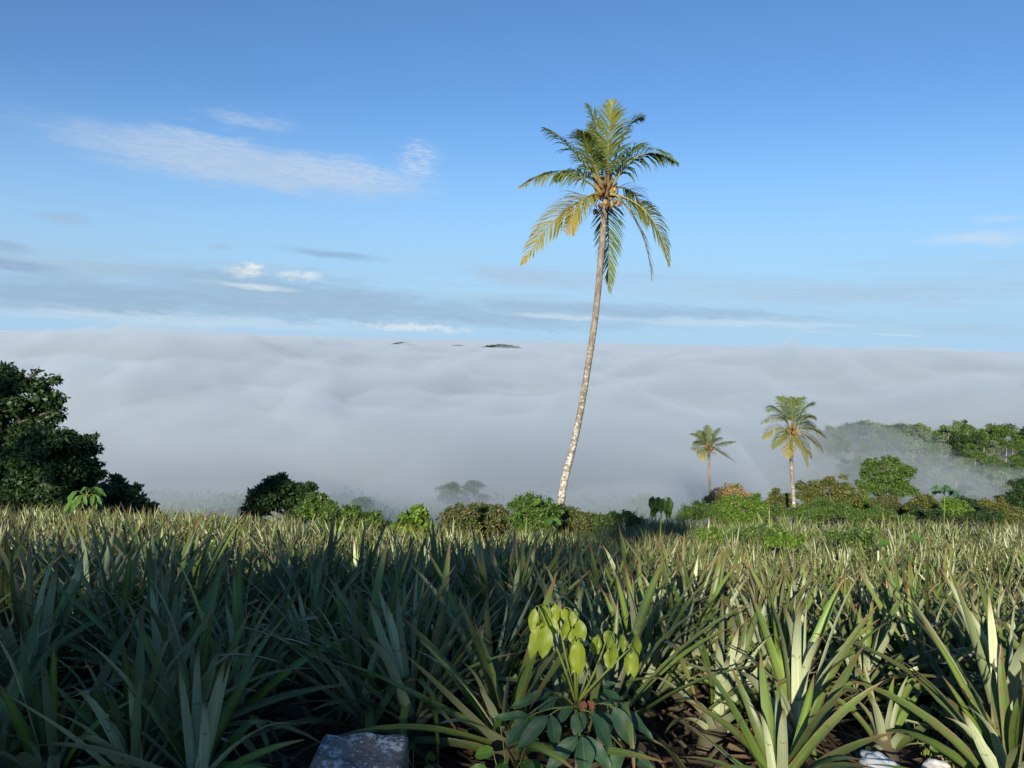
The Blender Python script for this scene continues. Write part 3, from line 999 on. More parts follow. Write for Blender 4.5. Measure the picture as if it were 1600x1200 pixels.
palm('middle-sized coconut palm with straight white trunk and full crown, right of the dark-trunked palm',
     [(1243, 818), (1241, 795), (1239, 765), (1237, 735), (1236, 705), (1236, 682)],
     [0.16, 0.125, 0.115, 0.10, 0.095], 44.0, (1237, 674),
     [((1218, 652), (1189, 662), -0.5, -0.9, 0.30, 0.6, 0.4, 0.05),
      ((1216, 668), (1192, 686), -0.6, -1.0, 0.50, 0.5, 0.5, 0.05),
      ((1222, 680), (1208, 701), -0.2, -0.3, 0.40, 0.4, 0.3, 0.05),
      ((1233, 692), (1231, 714), -1.0, -1.5, 0.66, 0.3, 0.0, 0.1),
      ((1252, 696), (1262, 729), -0.9, -1.3, 0.6, 0.3, 0.4, 0.1),
      ((1264, 682), (1286, 706), -0.4, -0.6, 0.55, 0.4, 0.5, 0.1),
      ((1266, 668), (1290, 684), -0.6, -0.9, 0.50, 0.5, 0.5, 0.05),
      ((1258, 652), (1273, 655), -0.5, -0.8, 0.32, 0.6, 0.4, 0.0),
      ((1256, 640), (1271, 632), 0.3, 0.5, 0.25, 0.5, 0.4, 0.0),
      ((1237, 640), (1238, 622), -0.7, -1.1, 0.30, 0.3, 0.0, 0.0),
      ((1225, 636), (1220, 622), 0.4, 0.6, 0.25, 0.5, 0.2, 0.0),
      ((1247, 636), (1252, 622), 0.5, 0.8, 0.22, 0.5, 0.2, 0.0),
      ((1216, 641), (1198, 642), -0.4, -0.8, 0.30, 0.6, 0.4, 0.0),
      ((1252, 690), (1268, 716), 0.6, 0.9, 0.45, 0.4, 0.3, 0.1),
      ((1256, 660), (1274, 668), 0.9, 1.4, 0.28, 0.5, 0.3, 0.0)],
     [(1240, 676, -0.25, 1), (1234, 677, -0.25, 0), (1246, 675, -0.2, 1), (1230, 674, -0.15, 0), (1243, 680, -0.2, 0)], 0.72, 103, [0.8, 0.6, 0.45, 0.3], fscale=0.9)


# ------------------------------------------------------------------ forest on the ridge across the valley
def proto_tree(seed, kind):
    r_ = np.random.default_rng(seed)
    gl, gt = Geo(), Geo()
    if kind == 'palm':
        h = 9.0
        gt.add(*tube(bez((0, 0, 0), (0.3, 0, h * 0.5), (0.4, 0.1, h), 8), np.linspace(0.2, 0.13, 8), 6), lichen=0.6)
        for k_ in range(15):
            th, e = k_ * 2.4, r_.uniform(-0.5, 1.0)
            t0 = np.array([0.4, 0.1, h])
            d = np.array([math.cos(th), math.sin(th), 0])
            L_ = 2.3
            pm = t0 + d * L_ * 0.55 * math.cos(e * 0.7) + np.array([0, 0, L_ * 0.5 * math.sin(e)])
            p2 = t0 + d * L_ * 0.95 + np.array([0, 0, L_ * (0.75 * math.sin(e) - 0.45)])
            g1, g2 = frond(t0, pm, p2, 0.8, 0.35, r_, 0.6, 0.2, n=22)
            for Vv, Qq in zip(g1.V, g1.Q):
                pass
            off = 0
            for k2 in range(len(g1.V)):
                n2_ = len(g1.V[k2])
                gl.add(g1.V[k2], g1.Q[k2] - off, rv=0.5 + 0.3 * r_.uniform(), age=0.35)
                off += n2_
        return gl, gt
    h, cr, tr_ = {'round': (12.0, 3.6, 0.22), 'tall': (14.0, 2.6, 0.2), 'umbrella': (13.0, 4.2, 0.24), 'low': (6.5, 3.2, 0.16), 'airy': (11.0, 2.8, 0.17)}[kind]
    cl = []
    nclump = {'round': 16, 'tall': 14, 'umbrella': 14, 'low': 12, 'airy': 12}[kind]
    for k_ in range(nclump):
        d = unit(r_.normal(size=3))
        zc_ = {'round': h * 0.68, 'tall': h * 0.7, 'umbrella': h * 0.86, 'low': h * 0.52, 'airy': h * 0.74}[kind]
        vz = {'round': h * 0.24, 'tall': h * 0.26, 'umbrella': h * 0.09, 'low': h * 0.34, 'airy': h * 0.2}[kind]
        cl.append((np.array([d[0] * cr * 0.72, d[1] * cr * 0.72, zc_ + d[2] * vz]), cr * r_.uniform(0.30, 0.46)))
    n = {'round': 3600, 'tall': 3200, 'umbrella': 3000, 'low': 2800, 'airy': 2000}[kind]
    pos, out, subs = crown_points(cl, n, r_, 0.7, 8, 0.36)
    leaf_quads(gl, pos, out, 0.42, r_, 0.5, 1.7)
    tp = bez((0, 0, -0.5), (r_.uniform(-0.4, 0.4), r_.uniform(-0.4, 0.4), h * 0.5), (r_.uniform(-0.3, 0.3), 0, h * 0.85), 8)
    gt.add(*tube(tp, np.linspace(tr_, tr_ * 0.35, 8), 6), lichen=0.45)
    for c, sc in subs:
        k_ = int(np.clip(np.argmin(np.abs(tp[:, 2] - (c[2] - 1.2))), 2, 7))
        gt.add(*tube(bez(tp[k_], (tp[k_] + c) / 2 + np.array([0, 0, 0.4]), c, 4), [tr_ * 0.4, tr_ * 0.3, tr_ * 0.2, tr_ * 0.1], 4), lichen=0.3)
    return gl, gt


protos = {}
for kind, mats_ in (('round', (M_MID, M_DARK, M_MID)), ('tall', (M_MID, M_DARK, M_PALE)), ('umbrella', (M_MID, M_DARK)), ('low', (M_MID, M_PALE, M_BRIGHT)), ('airy', (M_PALE, M_OLIVE)), ('palm', (M_PALE,))):
    for v_ in range(2 if kind != 'palm' else 1):
        gl, gt = proto_tree(700 + len(protos) * 7 + v_, kind)
        tm = gt.mesh('trunk', [M_PALM_TRUNK if kind in ('palm', 'airy', 'tall') else M_BARK])
        for q_, mt in enumerate(mats_):
            protos.setdefault(kind, []).append((gl.mesh('crown', [M_FROND if kind == 'palm' else mt], smooth=False), tm))


def far_tree(name, x, y, kind, var, sc, label, group, cat='tree', sink=0.0):
    cm, tm = protos[kind][var % len(protos[kind])]
    root = empty(name, (x, y, gz(x, y) - sink))
    root.rotation_euler = (0, 0, random.uniform(0, 6.28))
    root.scale = (sc, sc, sc * random.uniform(0.92, 1.08))
    tag(root, label, cat, group)
    link('crown', cm, root)
    link('trunk', tm, root)
    return root


rf = random.Random(4)
spots = []
for row, (Yr, n_, kinds) in enumerate(((206, 26, ('low', 'low', 'round', 'low')), (214, 26, ('low', 'round', 'airy', 'low')), (223, 26, ('tall', 'round', 'airy', 'palm', 'tall')), (232, 26, ('round', 'tall', 'round', 'umbrella')), (243, 26, ('round', 'umbrella', 'tall')), (256, 22, ('round', 'umbrella')))):
    for i_ in range(n_):
        px = 1278 + (1650 - 1278) * (i_ + 0.5 + rf.uniform(-0.35, 0.35)) / n_
        yy = Yr + rf.uniform(-4, 4) + 0.10 * (P(px, 690, Yr).x - 120)
        spots.append((P(px, 690, yy).x, yy, rf.choice(kinds), row))
LAB = {'low': 'low bushy tree on the front slope of the ridge wood', 'round': 'round-crowned green tree in the wood along the misty ridge', 'tall': 'tall slim-crowned tree in the wood along the misty ridge',
       'umbrella': 'flat-topped tree rising over the wood along the misty ridge', 'airy': 'thin pale-trunked tree at the front of the ridge wood', 'palm': 'small palm at the front of the ridge wood'}
for (x, y, kd, row) in spots:
    far_tree('ridge_palm' if kd == 'palm' else 'ridge_tree', x, y, kd, rf.randrange(9), rf.uniform(0.72, 1.0) * (1.0 if row > 2 else 0.85), LAB[kd], kd + ' trees of the ridge wood', 'palm tree' if kd == 'palm' else 'tree')
# the dip in front of the ridge
for i_ in range(70):
    px = rf.uniform(1300, 1650)
    Yv = rf.uniform(128, 208)
    p = P(px, 740, Yv)
    kd = rf.choice(('low', 'low', 'airy', 'low', 'palm', 'round'))
    sc = rf.uniform(0.7, 1.05) * (0.75 if kd in ('round', 'palm') else 1.0)
    nm = {'palm': 'valley_palm', 'low': 'valley_bush', 'airy': 'valley_tree', 'round': 'valley_tree'}[kd]
    lab = {'palm': 'misty small palm in the dip below the ridge wood', 'low': 'misty low spreading tree in the dip below the ridge wood',
           'airy': 'misty thin pale tree in the dip below the ridge wood', 'round': 'misty round tree in the dip below the ridge wood'}[kd]
    far_tree(nm, p.x, Yv, kd, rf.randrange(9), sc, lab, kd + ' growth in the misty dip', 'palm tree' if kd == 'palm' else 'tree')
# shapes half drowned in the fog below the field
for (px, Yv, kd, sc, lab) in ((705, 92, 'round', 0.95, 'faint tree drowned in the fog left of the tall palm'), (742, 101, 'round', 0.9, 'second faint tree drowned in the fog left of the tall palm'), (655, 78, 'low', 0.9, 'pale low bush just visible through the fog left of the tall palm'), (1150, 104, 'round', 0.9, 'faint tree in the fog between the two smaller palms'), (1005, 98, 'low', 1.2, 'faint bush in the fog right of the tall palm'),
                              (560, 84, 'low', 0.95, 'faint bush in the fog right of the lone dark tree')):
    far_tree('drowned_tree', P(px, 760, Yv).x, Yv, kd, rf.randrange(9), sc * 0.55, lab, 'trees half drowned in the fog')

# the scrub and woodland that covers the slope below the field, seen through thin fog
gl = Geo()
rs = np.random.default_rng(78)
n = 2600
y = 66 + 84 * rs.uniform(0, 1, n)
x = y * rs.uniform(-0.78, 0.34, n)
keep = ~((y < 46) & (x / y > 0.1))
x, y = x[keep], y[keep]
z = ground_z(x, y)
hgt = 1.7 * sstep(50, 90, y) * rs.uniform(0.35, 1.25, len(x)) * (0.6 + vnoise(x / 9.0, y / 9.0, 91))
for lay in range(9):
    sp3 = np.stack([hgt, hgt, hgt], 1)
    pp = np.repeat(np.stack([x, y, z], 1), 3, 0) + rs.normal(size=(len(x) * 3, 3)) * np.repeat(sp3, 3, 0) * np.array([0.5, 0.5, 0.13]) + np.repeat(hgt * (0.25 + 0.085 * lay), 3)[:, None] * np.array([0, 0, 1.0])
    leaf_quads(gl, pp, unit(rs.normal(size=pp.shape)), 0.75, rs, 0.5, 1.5)
o = link('slope_wood', gl.mesh('slope_wood', [M_MID], smooth=False))
tag(o, 'green scrub and woodland on the slope, dimly seen through the fog', kind='stuff')

# woods on the far hilltops that stand out of the fog
gl = Geo()
rh = np.random.default_rng(77)
for (hx, hy, hh, sx_, sy_) in HILLS:
    n = 2600
    x = hx + rh.normal(size=n) * sx_ * 0.62
    y = hy + rh.normal(size=n) * 55
    z = ground_z(x, y)
    hgt = rh.uniform(4, 11, n)
    pos = np.stack([x, y, z], 1)
    for lay in range(3):
        pp = np.repeat(pos, 3, 0) + rh.normal(size=(n * 3, 3)) * np.array([2.6, 2.6, 0.9]) + np.repeat(hgt, 3)[:, None] * np.array([0, 0, 0.35 + 0.3 * lay])
        leaf_quads(gl, pp, unit(rh.normal(size=pp.shape)), 4.2, rh, 0.6, 1.3)
o = link('far_wood', gl.mesh('far_wood', [M_DARK], smooth=False))
tag(o, 'dark wooded hilltops standing out of the fog at the horizon', kind='stuff')

# thin mist lying in the dip
m_mist = fog_mat('thin_mist', 0.0065)
for i_, (px, py, Ym, rx, ry, rz) in enumerate(((1320, 735, 196, 26, 36, 12), (1395, 715, 205, 13, 26, 9), (1440, 768, 150, 26, 24, 6.5), (1545, 772, 160, 30, 26, 5.5), (1290, 700, 215, 22, 20, 12))):
    nu, nv = 40, 24
    th = np.linspace(0, 2 * math.pi, nu, endpoint=False)
    ph = np.linspace(0.02, math.pi - 0.02, nv)
    TH, PH = np.meshgrid(th, ph)
    d = np.stack([np.cos(TH) * np.sin(PH), np.sin(TH) * np.sin(PH), np.cos(PH)], -1)
    rr_ = 1 + 0.55 * fbm(TH * 0 + d[..., 0] * 1.7 + 9 * i_ + 5, d[..., 2] * 1.7 + d[..., 1] + 3, 90 + i_, 3)
    V = (d * rr_[..., None] * np.array([rx, ry, rz])).reshape(-1, 3)
    a_ = (np.arange(nv - 1)[:, None] * nu + np.arange(nu)[None, :])
    b_ = (np.arange(nv - 1)[:, None] * nu + (np.arange(nu)[None, :] + 1) % nu)
    Q = np.stack([a_, a_ + nu, b_ + nu, b_], -1).reshape(-1, 4)
    V = np.vstack([V, [0, 0, V[:nu, 2].max()], [0, 0, V[-nu:, 2].min()]])
    T = [(nu * nv, k_, (k_ + 1) % nu) for k_ in range(nu)] + [(nu * nv + 1, (nv - 1) * nu + (k_ + 1) % nu, (nv - 1) * nu + k_) for k_ in range(nu)]
    mo = link('mist', mesh_np('mist', V, Q, np.array(T), [m_mist]), loc=P(px, py, Ym))
    tag(mo, 'thin veil of mist drifting in the dip below the ridge', kind='stuff')

# ------------------------------------------------------------------ pineapple plants
def pine_mat(name, under):
    m = bpy.data.materials.new(name)
    m.use_nodes = True
    k = N(m.node_tree)
    b = k.n['Principled BSDF']
    rv = k.math('FRACT', k.math('ADD', k.attr('rv'), k.new('ShaderNodeObjectInfo').outputs['Random']))
    t, u = k.attr('lt'), k.attr('lu')
    cv = k.new('ShaderNodeCombineXYZ')
    k.l.new(k.math('MULTIPLY', u, 9.0), cv.inputs[0])
    k.l.new(k.math('MULTIPLY', t, 2.0), cv.inputs[1])
    k.l.new(k.math('MULTIPLY', rv, 37.0), cv.inputs[2])
    st = k.noise(cv.outputs[0], 1.0, 3, 0.6)
    blot = k.noise(k.new('ShaderNodeTexCoord').outputs['Object'], 11.0, 3, 0.6)
    if under:
        c = k.mix(k.rng(st, 0.3, 0.7), C(0.40, 0.48, 0.25), C(0.66, 0.72, 0.46))
        c = k.mix(k.rng(rv, 0.75, 0.95, 0, 0.75), c, C(0.12, 0.16, 0.05))
        c = k.mix(k.rng(t, 0.12, 0.0, 0.0, 0.6), c, C(0.40, 0.43, 0.28))
        b.inputs['Roughness'].default_value = 0.62
    else:
        c = k.mix(k.rng(st, 0.35, 0.65), C(0.080, 0.155, 0.038), C(0.175, 0.275, 0.058))
        mid = k.math('MULTIPLY', k.rng(k.math('ABSOLUTE', u), 0.75, 0.15), k.rng(rv, 0.35, 0.8, 0.0, 0.85))
        c = k.mix(mid, c, C(0.26, 0.33, 0.05))
        red = k.math('MULTIPLY', k.rng(k.math('ABSOLUTE', u), 0.35, 0.95, 0.35, 1.0), k.rng(rv, 0.62, 0.30, 0.0, 0.7))
        c = k.mix(k.math('MULTIPLY', red, k.rng(blot, 0.35, 0.6)), c, C(0.20, 0.10, 0.055))
        b.inputs['Roughness'].default_value = 0.40
    c = k.mix(k.rng(t, 0.78, 1.0, 0.0, 0.85), c, C(0.26, 0.125, 0.06))
    old = k.rng(k.math('FRACT', k.math('MULTIPLY', rv, 7.13)), 0.92, 0.98, 0.0, 0.6)
    c = k.mix(k.math('MULTIPLY', old, k.rng(st, 0.3, 0.7, 0.3, 1.0)), c, C(0.25, 0.17, 0.06))
    c = k.mix(k.rng(blot, 0.68, 0.76, 0, 0.6), c, C(0.10, 0.075, 0.04))
    tone = k.math('MULTIPLY_ADD', k.math('FRACT', k.math('MULTIPLY', rv, 13.7)), 0.75, 0.55)
    c = k.scale(c, tone)
    k.put(b.inputs['Base Color'], c)
    b.inputs['Specular IOR Level'].default_value = 0.45
    tr = k.new('ShaderNodeBsdfTranslucent')
    k.put(tr.inputs[0], k.mix(0.6, c, C(0.16, 0.22, 0.02)))
    ms = k.new('ShaderNodeMixShader')
    ms.inputs[0].default_value = 0.22
    k.l.new(b.outputs[0], ms.inputs[1])
    k.l.new(tr.outputs[0], ms.inputs[2])
    k.l.new(ms.outputs[0], k.n['Material Output'].inputs['Surface'])
    return m


M_PTOP, M_PUND = pine_mat('pineapple_leaf', False), pine_mat('pineapple_leaf_underside', True)
M_PDRY = leaf_mat('dead_pineapple_leaf', [(0, (0.040, 0.027, 0.018)), (0.5, (0.085, 0.058, 0.038)), (0.85, (0.16, 0.12, 0.075)), (1, (0.20, 0.09, 0.035))], 0.1, 0.8)


def pine_leaf(L=1.0, W=0.055, bend=0.5, segs=6, kink=None, fold=0.33, twist=0.0, wave=0.0):
    """one gutter-shaped blade along +x that bends down; upper and under face"""
    s_ = np.linspace(0, 1, segs + 1)
    s_ = s_ ** 0.92
    ang = -bend * s_ ** 1.6 + wave * np.sin(s_ * 7)
    if kink is not None:
        ang = np.where(s_ > kink, ang - 1.5, ang)
    ds = np.diff(s_)
    x = np.concatenate([[0], np.cumsum(np.cos((ang[1:] + ang[:-1]) / 2) * ds)]) * L
    z = np.concatenate([[0], np.cumsum(np.sin((ang[1:] + ang[:-1]) / 2) * ds)]) * L
    wd = W * 0.5 * np.interp(s_, [0, 0.08, 0.3, 0.55, 0.8, 0.93, 1], [1.25, 1.05, 1.0, 0.92, 0.60, 0.28, 0.02])
    V, lt, lu = [], [], []
    for i in range(segs + 1):
        n = np.array([-math.sin(ang[i]), 0, math.cos(ang[i])])
        tw = twist * s_[i]
        sd = np.array([0, 1.0, 0]) * math.cos(tw) + n * math.sin(tw)
        n2 = n * math.cos(tw) - np.array([0, 1.0, 0]) * math.sin(tw)
        c = np.array([x[i], 0, z[i]])
        e = n2 * wd[i] * fold * 2 * (1 - 0.5 * s_[i])
        th = 0.0035 * (1 - 0.7 * s_[i]) * (W / 0.055)
        for q, uu in ((c - sd * wd[i] + e, -1), (c, 0), (c + sd * wd[i] + e, 1), (c - sd * wd[i] + e - n2 * 0.0006, -1), (c - n2 * th, 0), (c + sd * wd[i] + e - n2 * 0.0006, 1)):
            V.append(q)
            lt.append(s_[i])
            lu.append(uu)
    Q, mi = [], []
    for i in range(segs):
        a, b = i * 6, (i + 1) * 6
        Q += [(a, b, b + 1, a + 1), (a + 1, b + 1, b + 2, a + 2), (a + 4, b + 4, b + 3, a + 3), (a + 5, b + 5, b + 4, a + 4)]
        mi += [0, 0, 1, 1]
    return np.array(V), np.array(Q), np.array(mi), np.array(lt), np.array(lu)


LEAF_KINDS = []       # (length, width, bend, kink, twist, wave)
rl = np.random.default_rng(8)
for q in range(16):
    LEAF_KINDS.append((1.0, rl.uniform(0.040, 0.058), (0.05, 0.15, 0.3, 0.45, 0.6, 0.8, 1.1, 1.5)[q % 8] * rl.uniform(0.8, 1.2),
                       0.55 if q == 13 else (0.7 if q == 6 else None), rl.uniform(-0.5, 0.5), rl.uniform(-0.06, 0.06)))
leaf_hi, leaf_lo = [], []
for (L_, W_, bd, kn, tw, wv) in LEAF_KINDS:
    V, Q, mi, lt, lu = pine_leaf(L_, W_, bd, 8, kn, 0.30, tw, wv)
    leaf_hi.append(mesh_np('pineapple_leaf', V, Q, None, [M_PTOP, M_PUND], mi, True, {'lt': lt, 'lu': lu, 'rv': np.zeros(len(V))}))
    leaf_lo.append(pine_leaf(L_, W_, bd, 5, kn, 0.30, tw, wv))
dry_hi, dry_lo = [], []
for q in range(4):
    V, Q, mi, lt, lu = pine_leaf(1.0, 0.05, 0.7 + 0.4 * q, 7, 0.5 if q == 2 else None, 0.5, 0.8 * (q - 1.5), 0.25)
    dry_hi.append(mesh_np('dead_leaf', V, Q, None, [M_PDRY], np.zeros(len(Q), int), True, {'lt': lt, 'lu': lu, 'rv': np.zeros(len(V))}))
    dry_lo.append(pine_leaf(1.0, 0.05, 0.7 + 0.4 * q, 5, 0.5 if q == 2 else None, 0.5, 0.8 * (q - 1.5), 0.25))


def rosette(r_, n, openness=1.0, length=1.0, ndry=5):
    """leaf placements of one plant: (dry?, kind, heading, rise, roll, length, base height)"""
    out = []
    ph0 = r_.uniform(0, 6.28)
    for i in range(n):
        a = i / (n - 1.0)                       # 0 the heart, 1 the oldest leaf
        ph = ph0 + i * 2.39996 + r_.normal() * 0.40
        rise = R(88 - (40 * openness) * a ** 0.9 + r_.normal() * 10)
        ln = length * (0.50 + 0.52 * math.sin(min(1.0, a * 1.5 + 0.12) * 1.5708)) * r_.uniform(0.68, 1.22) * (1 - 0.22 * max(0, a - 0.75) / 0.25)
        kd = int(np.clip(r_.normal(1.6 + 3.8 * a, 1.5), 0, 7)) + 8 * int(r_.integers(0, 2))
        if kd % 8 >= 6 and a < 0.6:
            kd -= 3
        out.append((False, kd, ph, rise, r_.normal() * 0.38, ln, 0.10 + 0.16 * (1 - a)))
    for i in range(ndry):
        out.append((True, int(r_.integers(0, 4)), r_.uniform(0, 6.28), R(r_.uniform(-5, 28)), r_.normal() * 0.4, length * r_.uniform(0.45, 0.8), 0.07))
    return out


def leaf_matrix(ph, rise, roll, ln, h):
    m = Matrix.Rotation(ph, 4, 'Z') @ Matrix.Rotation(-rise, 4, 'Y') @ Matrix.Rotation(roll, 4, 'X')
    off = Vector((math.cos(ph) * 0.035, math.sin(ph) * 0.035, h))
    return Matrix.Translation(off) @ m @ Matrix.Diagonal((ln, ln ** 0.3, ln ** 0.3, 1.0))


stem_V, stem_Q, stem_T = tube(np.array([[0, 0, -0.12], [0, 0, 0.1], [0, 0, 0.28]]), [0.05, 0.06, 0.03], 7)
M_STEM = flat_mat('pineapple_stem', (0.10, 0.085, 0.05), 0.9)
ME_STEM = mesh_np('pineapple_stem', stem_V, stem_Q, stem_T, [M_STEM])


def plant_near(x, y, r_, n=40, openness=1.0, length=1.0, tilt=(0, 0), ndry=5, sc=1.0):
    root = empty('pineapple_plant', (x, y, gz(x, y)))
    root.rotation_euler = (tilt[0], tilt[1], 0)
    root.scale = (sc, sc, sc)
    link('stem', ME_STEM, root)
    for (dry, kd, ph, rise, roll, ln, h) in rosette(r_, n, openness, length, ndry):
        o = bpy.data.objects.new('dead_leaf' if dry else 'leaf', (dry_hi if dry else leaf_hi)[kd])
        col.objects.link(o)
        o.parent = root
        o.matrix_local = leaf_matrix(ph, rise, roll, ln, h)
    return root


def plant_arrays(r_, n, openness, length, ndry=4):
    """the same rosette as plain arrays"""
    Vs, Qs, Ms, T_, U_, RV, k0 = [], [], [], [], [], [], 0
    for (dry, kd, ph, rise, roll, ln, h) in rosette(r_, n, openness, length, ndry):
        V, Q, mi, lt, lu = (dry_lo if dry else leaf_lo)[kd]
        m = np.array(leaf_matrix(ph, rise, roll, ln, h))
        Vs.append(V @ m[:3, :3].T + m[:3, 3])
        Qs.append(Q + k0)
        Ms.append(mi * 0 + 2 if dry else mi)
        T_.append(lt)
        U_.append(lu)
        RV.append(np.full(len(V), r_.uniform()))
        k0 += len(V)
    return (np.concatenate(Vs), np.concatenate(Qs), np.concatenate(Ms), np.concatenate(T_), np.concatenate(U_), np.concatenate(RV))


rp_ = np.random.default_rng(31)
PA = [plant_arrays(rp_, 22 + 3 * (q % 5), rp_.uniform(0.75, 1.5), rp_.uniform(0.92, 1.12)) for q in range(14)]
PM = [mesh_np('pineapple_foliage', V, Q, None, [M_PTOP, M_PUND, M_PDRY], mi, True, {'lt': lt, 'lu': lu, 'rv': rv_}) for (V, Q, mi, lt, lu, rv_) in PA]

# hand-set plants of the front row: direction of the foot, distance, leaves, openness, leaf length
HERO = [
    (655, 1165, 3.42, 46, 1.05, 1.02, 'big open pineapple plant rising right behind the lichen-spotted stone block'),
    (158, 1178, 3.30, 16, 1.15, 0.45, 'small pale young pineapple rosette low in the left foreground'),
    (62, 1150, 3.55, 34, 0.75, 1.05, 'pineapple plant with long upright blades, nearest one to the left edge'),
    (250, 1120, 3.75, 36, 0.85, 1.05, 'dense upright pineapple plant beside the small pale rosette'),
    (380, 1130, 3.60, 34, 1.25, 1.0, 'wide pineapple plant with one long blade leaning right, left of the stone'),
    (1105, 1150, 3.55, 30, 1.0, 0.80, 'pineapple plant with short pale blades right of the rubber sapling'),
    (1232, 1135, 3.75, 44, 0.95, 0.84, 'large half-sunlit pineapple plant between shade and sun on the right'),
    (1345, 1095, 4.10, 42, 1.05, 0.95, 'bright yellow-green sunlit pineapple plant in the right foreground'),
    (1462, 1075, 4.30, 42, 1.20, 1.05, 'sunlit pineapple plant with broad pale blades spreading low to the right'),
    (1560, 1085, 4.20, 38, 1.25, 1.0, 'sunlit pineapple plant with long low blades at the right edge'),
    (900, 1090, 4.05, 40, 0.9, 1.05, 'pineapple plant with wide pale blades directly behind the rubber sapling'),
    (1385, 1185, 3.20, 20, 1.2, 0.5, 'small shaded pineapple plant behind the white plastic bag'),
    (770, 1120, 3.80, 40, 1.1, 1.0, 'pineapple plant with brownish blades between stone block and rubber sapling'),
    (500, 1075, 4.10, 36, 0.8, 0.9, 'narrow upright pineapple plant behind the bare patch of soil'),
    (1010, 1120, 3.85, 38, 0.9, 1.0, 'dark upright pineapple plant close right of the yellow-green drooping leaves'),
]
taken = []
for i_, (px, py, Yh, n, op, ln, lab) in enumerate(HERO):
    p = P(px, py, Yh)
    r_ = np.random.default_rng(400 + i_)
    o = plant_near(p.x, Yh, r_, int(n * 0.85), op * 1.15, ln * 0.68, (r_.normal() * 0.12, r_.normal() * 0.12), 6 if n > 25 else 2)
    tag(o, lab, 'pineapple plant', 'pineapple plants of the field')
    taken.append((p.x, Yh))

# the rest of the field in uneven rows
cand = []
rg = np.random.default_rng(12)
sp = 0.47
for j in range(0, 60):
    for i in range(-58, 59):
        x = (i + 0.5 * (j % 2)) * sp + rg.normal() * 0.11
        y = 2.62 + j * 0.35 + rg.normal() * 0.10 + 0.05 * x
        if y < 2.55 or y > 21.5 + 0.6 * rg.normal() or abs(x) > 0.70 * y + 1.6:
            continue
        if y > 16.6 + 0.4 * rg.normal() and -0.27 < x / y < 0.12:      # the hedge ends the field earlier here
            continue
        if y < 4.0 and abs(x) < 0.65 * y and rg.uniform() < 0.15:
            continue
        if min((x - a) ** 2 + (y - b) ** 2 for a, b in taken) < 0.27 ** 2:
            continue
        if y < 3.2 and (abs(x + 0.53) < 0.42 or -0.30 < x < 0.85 or 1.22 < x < 1.62):
            continue
        if (x + 1.35) ** 2 + ((y - 4.35) * 0.8) ** 2 < 0.42 ** 2:      # the bare patch of litter
            continue
        if vnoise(np.array([x * 0.55 + 7]), np.array([y * 0.55]), 61)[0] > 0.88:
            continue
        cand.append((x, y))
cand.sort(key=lambda q: q[1])
inview = [c for c in cand if abs(c[0]) < 0.66 * c[1] + 0.2]
others = [c for c in cand if not abs(c[0]) < 0.66 * c[1] + 0.2]


def zone(x, y):
    px = 800 + FPX * x / y
    cols_ = ((170, 'at the left edge'), (360, 'below the dark left trees'), (600, 'below the lone dark tree'), (800, 'below the reddish creeper hedge'),
             (1000, 'below the tall leaning palm'), (1170, 'below the dark-trunked palm'), (1340, 'below the white-trunked palm'), (1490, 'below the tiered tree'), (9999, 'towards the right edge'))
    where = next(t for lim, t in cols_ if px < lim)
    lit = px > 1150
    if y < 3.3:
        return ('sunlit' if lit else 'shaded') + ' low pineapple plant of the frontmost row, ' + where
    if y < 4.6:
        return ('sunlit' if lit else 'dark shaded') + ' pineapple plant in the front rows, ' + where
    if y < 6.5:
        return ('pale sunlit' if lit else 'grey-green shaded') + ' pineapple plant just behind the front rows, ' + where
    if y < 9.5:
        return ('sunlit' if lit else 'shaded') + ' pineapple plant halfway up the field, ' + where
    return ('sunlit' if lit else 'small') + ' pineapple plant in the upper half of the field, ' + where


NEAR_LEAVES = 120
rest = []
for i_, (x, y) in enumerate(inview):
    r_ = np.random.default_rng(900 + i_)
    grow = (0.44 + 0.24 * vnoise(np.array([x * 0.3]), np.array([y * 0.3]), 81)[0] + r_.normal() * 0.07) * (1.0 - 0.06 * float(sstep(9, 15, y))) * (0.85 if y < 3.0 else 1.0)
    if i_ < NEAR_LEAVES:
        o = plant_near(x, y, r_, int(r_.integers(20, 36)), r_.uniform(0.7, 1.55), 1.08 * grow, (r_.normal() * 0.20, r_.normal() * 0.20))
    elif i_ < 300 - len(HERO):
        o = empty('pineapple_plant', (x, y, gz(x, y)))
        o.rotation_euler = (r_.normal() * 0.20, r_.normal() * 0.20, r_.uniform(0, 6.28))
        o.scale = (grow, grow, grow)
        link('foliage', PM[int(r_.integers(0, len(PM)))], o)
    else:
        rest.append((x, y))
        continue
    lab = zone(x, y)
    tag(o, lab, 'pineapple plant', 'pineapple plants of the field')

gp = Geo()
for i_, (x, y) in enumerate(rest + others):
    V, Q, mi, lt, lu, rv_ = PA[int(rg.integers(0, len(PA)))]
    grow = (0.44 + 0.24 * vnoise(np.array([x * 0.3]), np.array([y * 0.3]), 81)[0] + rg.normal() * 0.07) * (1.0 - 0.06 * float(sstep(9, 15, y)))
    m = np.array((Euler((rg.normal() * 0.20, rg.normal() * 0.20, rg.uniform(0, 6.28))).to_matrix() * float(grow)))
    gp.add(V @ m.T + np.array([x, y, gz(x, y)]), Q, mi=mi, lt=lt, lu=lu, rv=(rv_ + rg.uniform()) % 1.0)
o = link('pineapple_field', gp.mesh('pineapple_field', [M_PTOP, M_PUND, M_PDRY]))
tag(o, 'dense far rows of pineapple plants along the back of the field', kind='stuff')

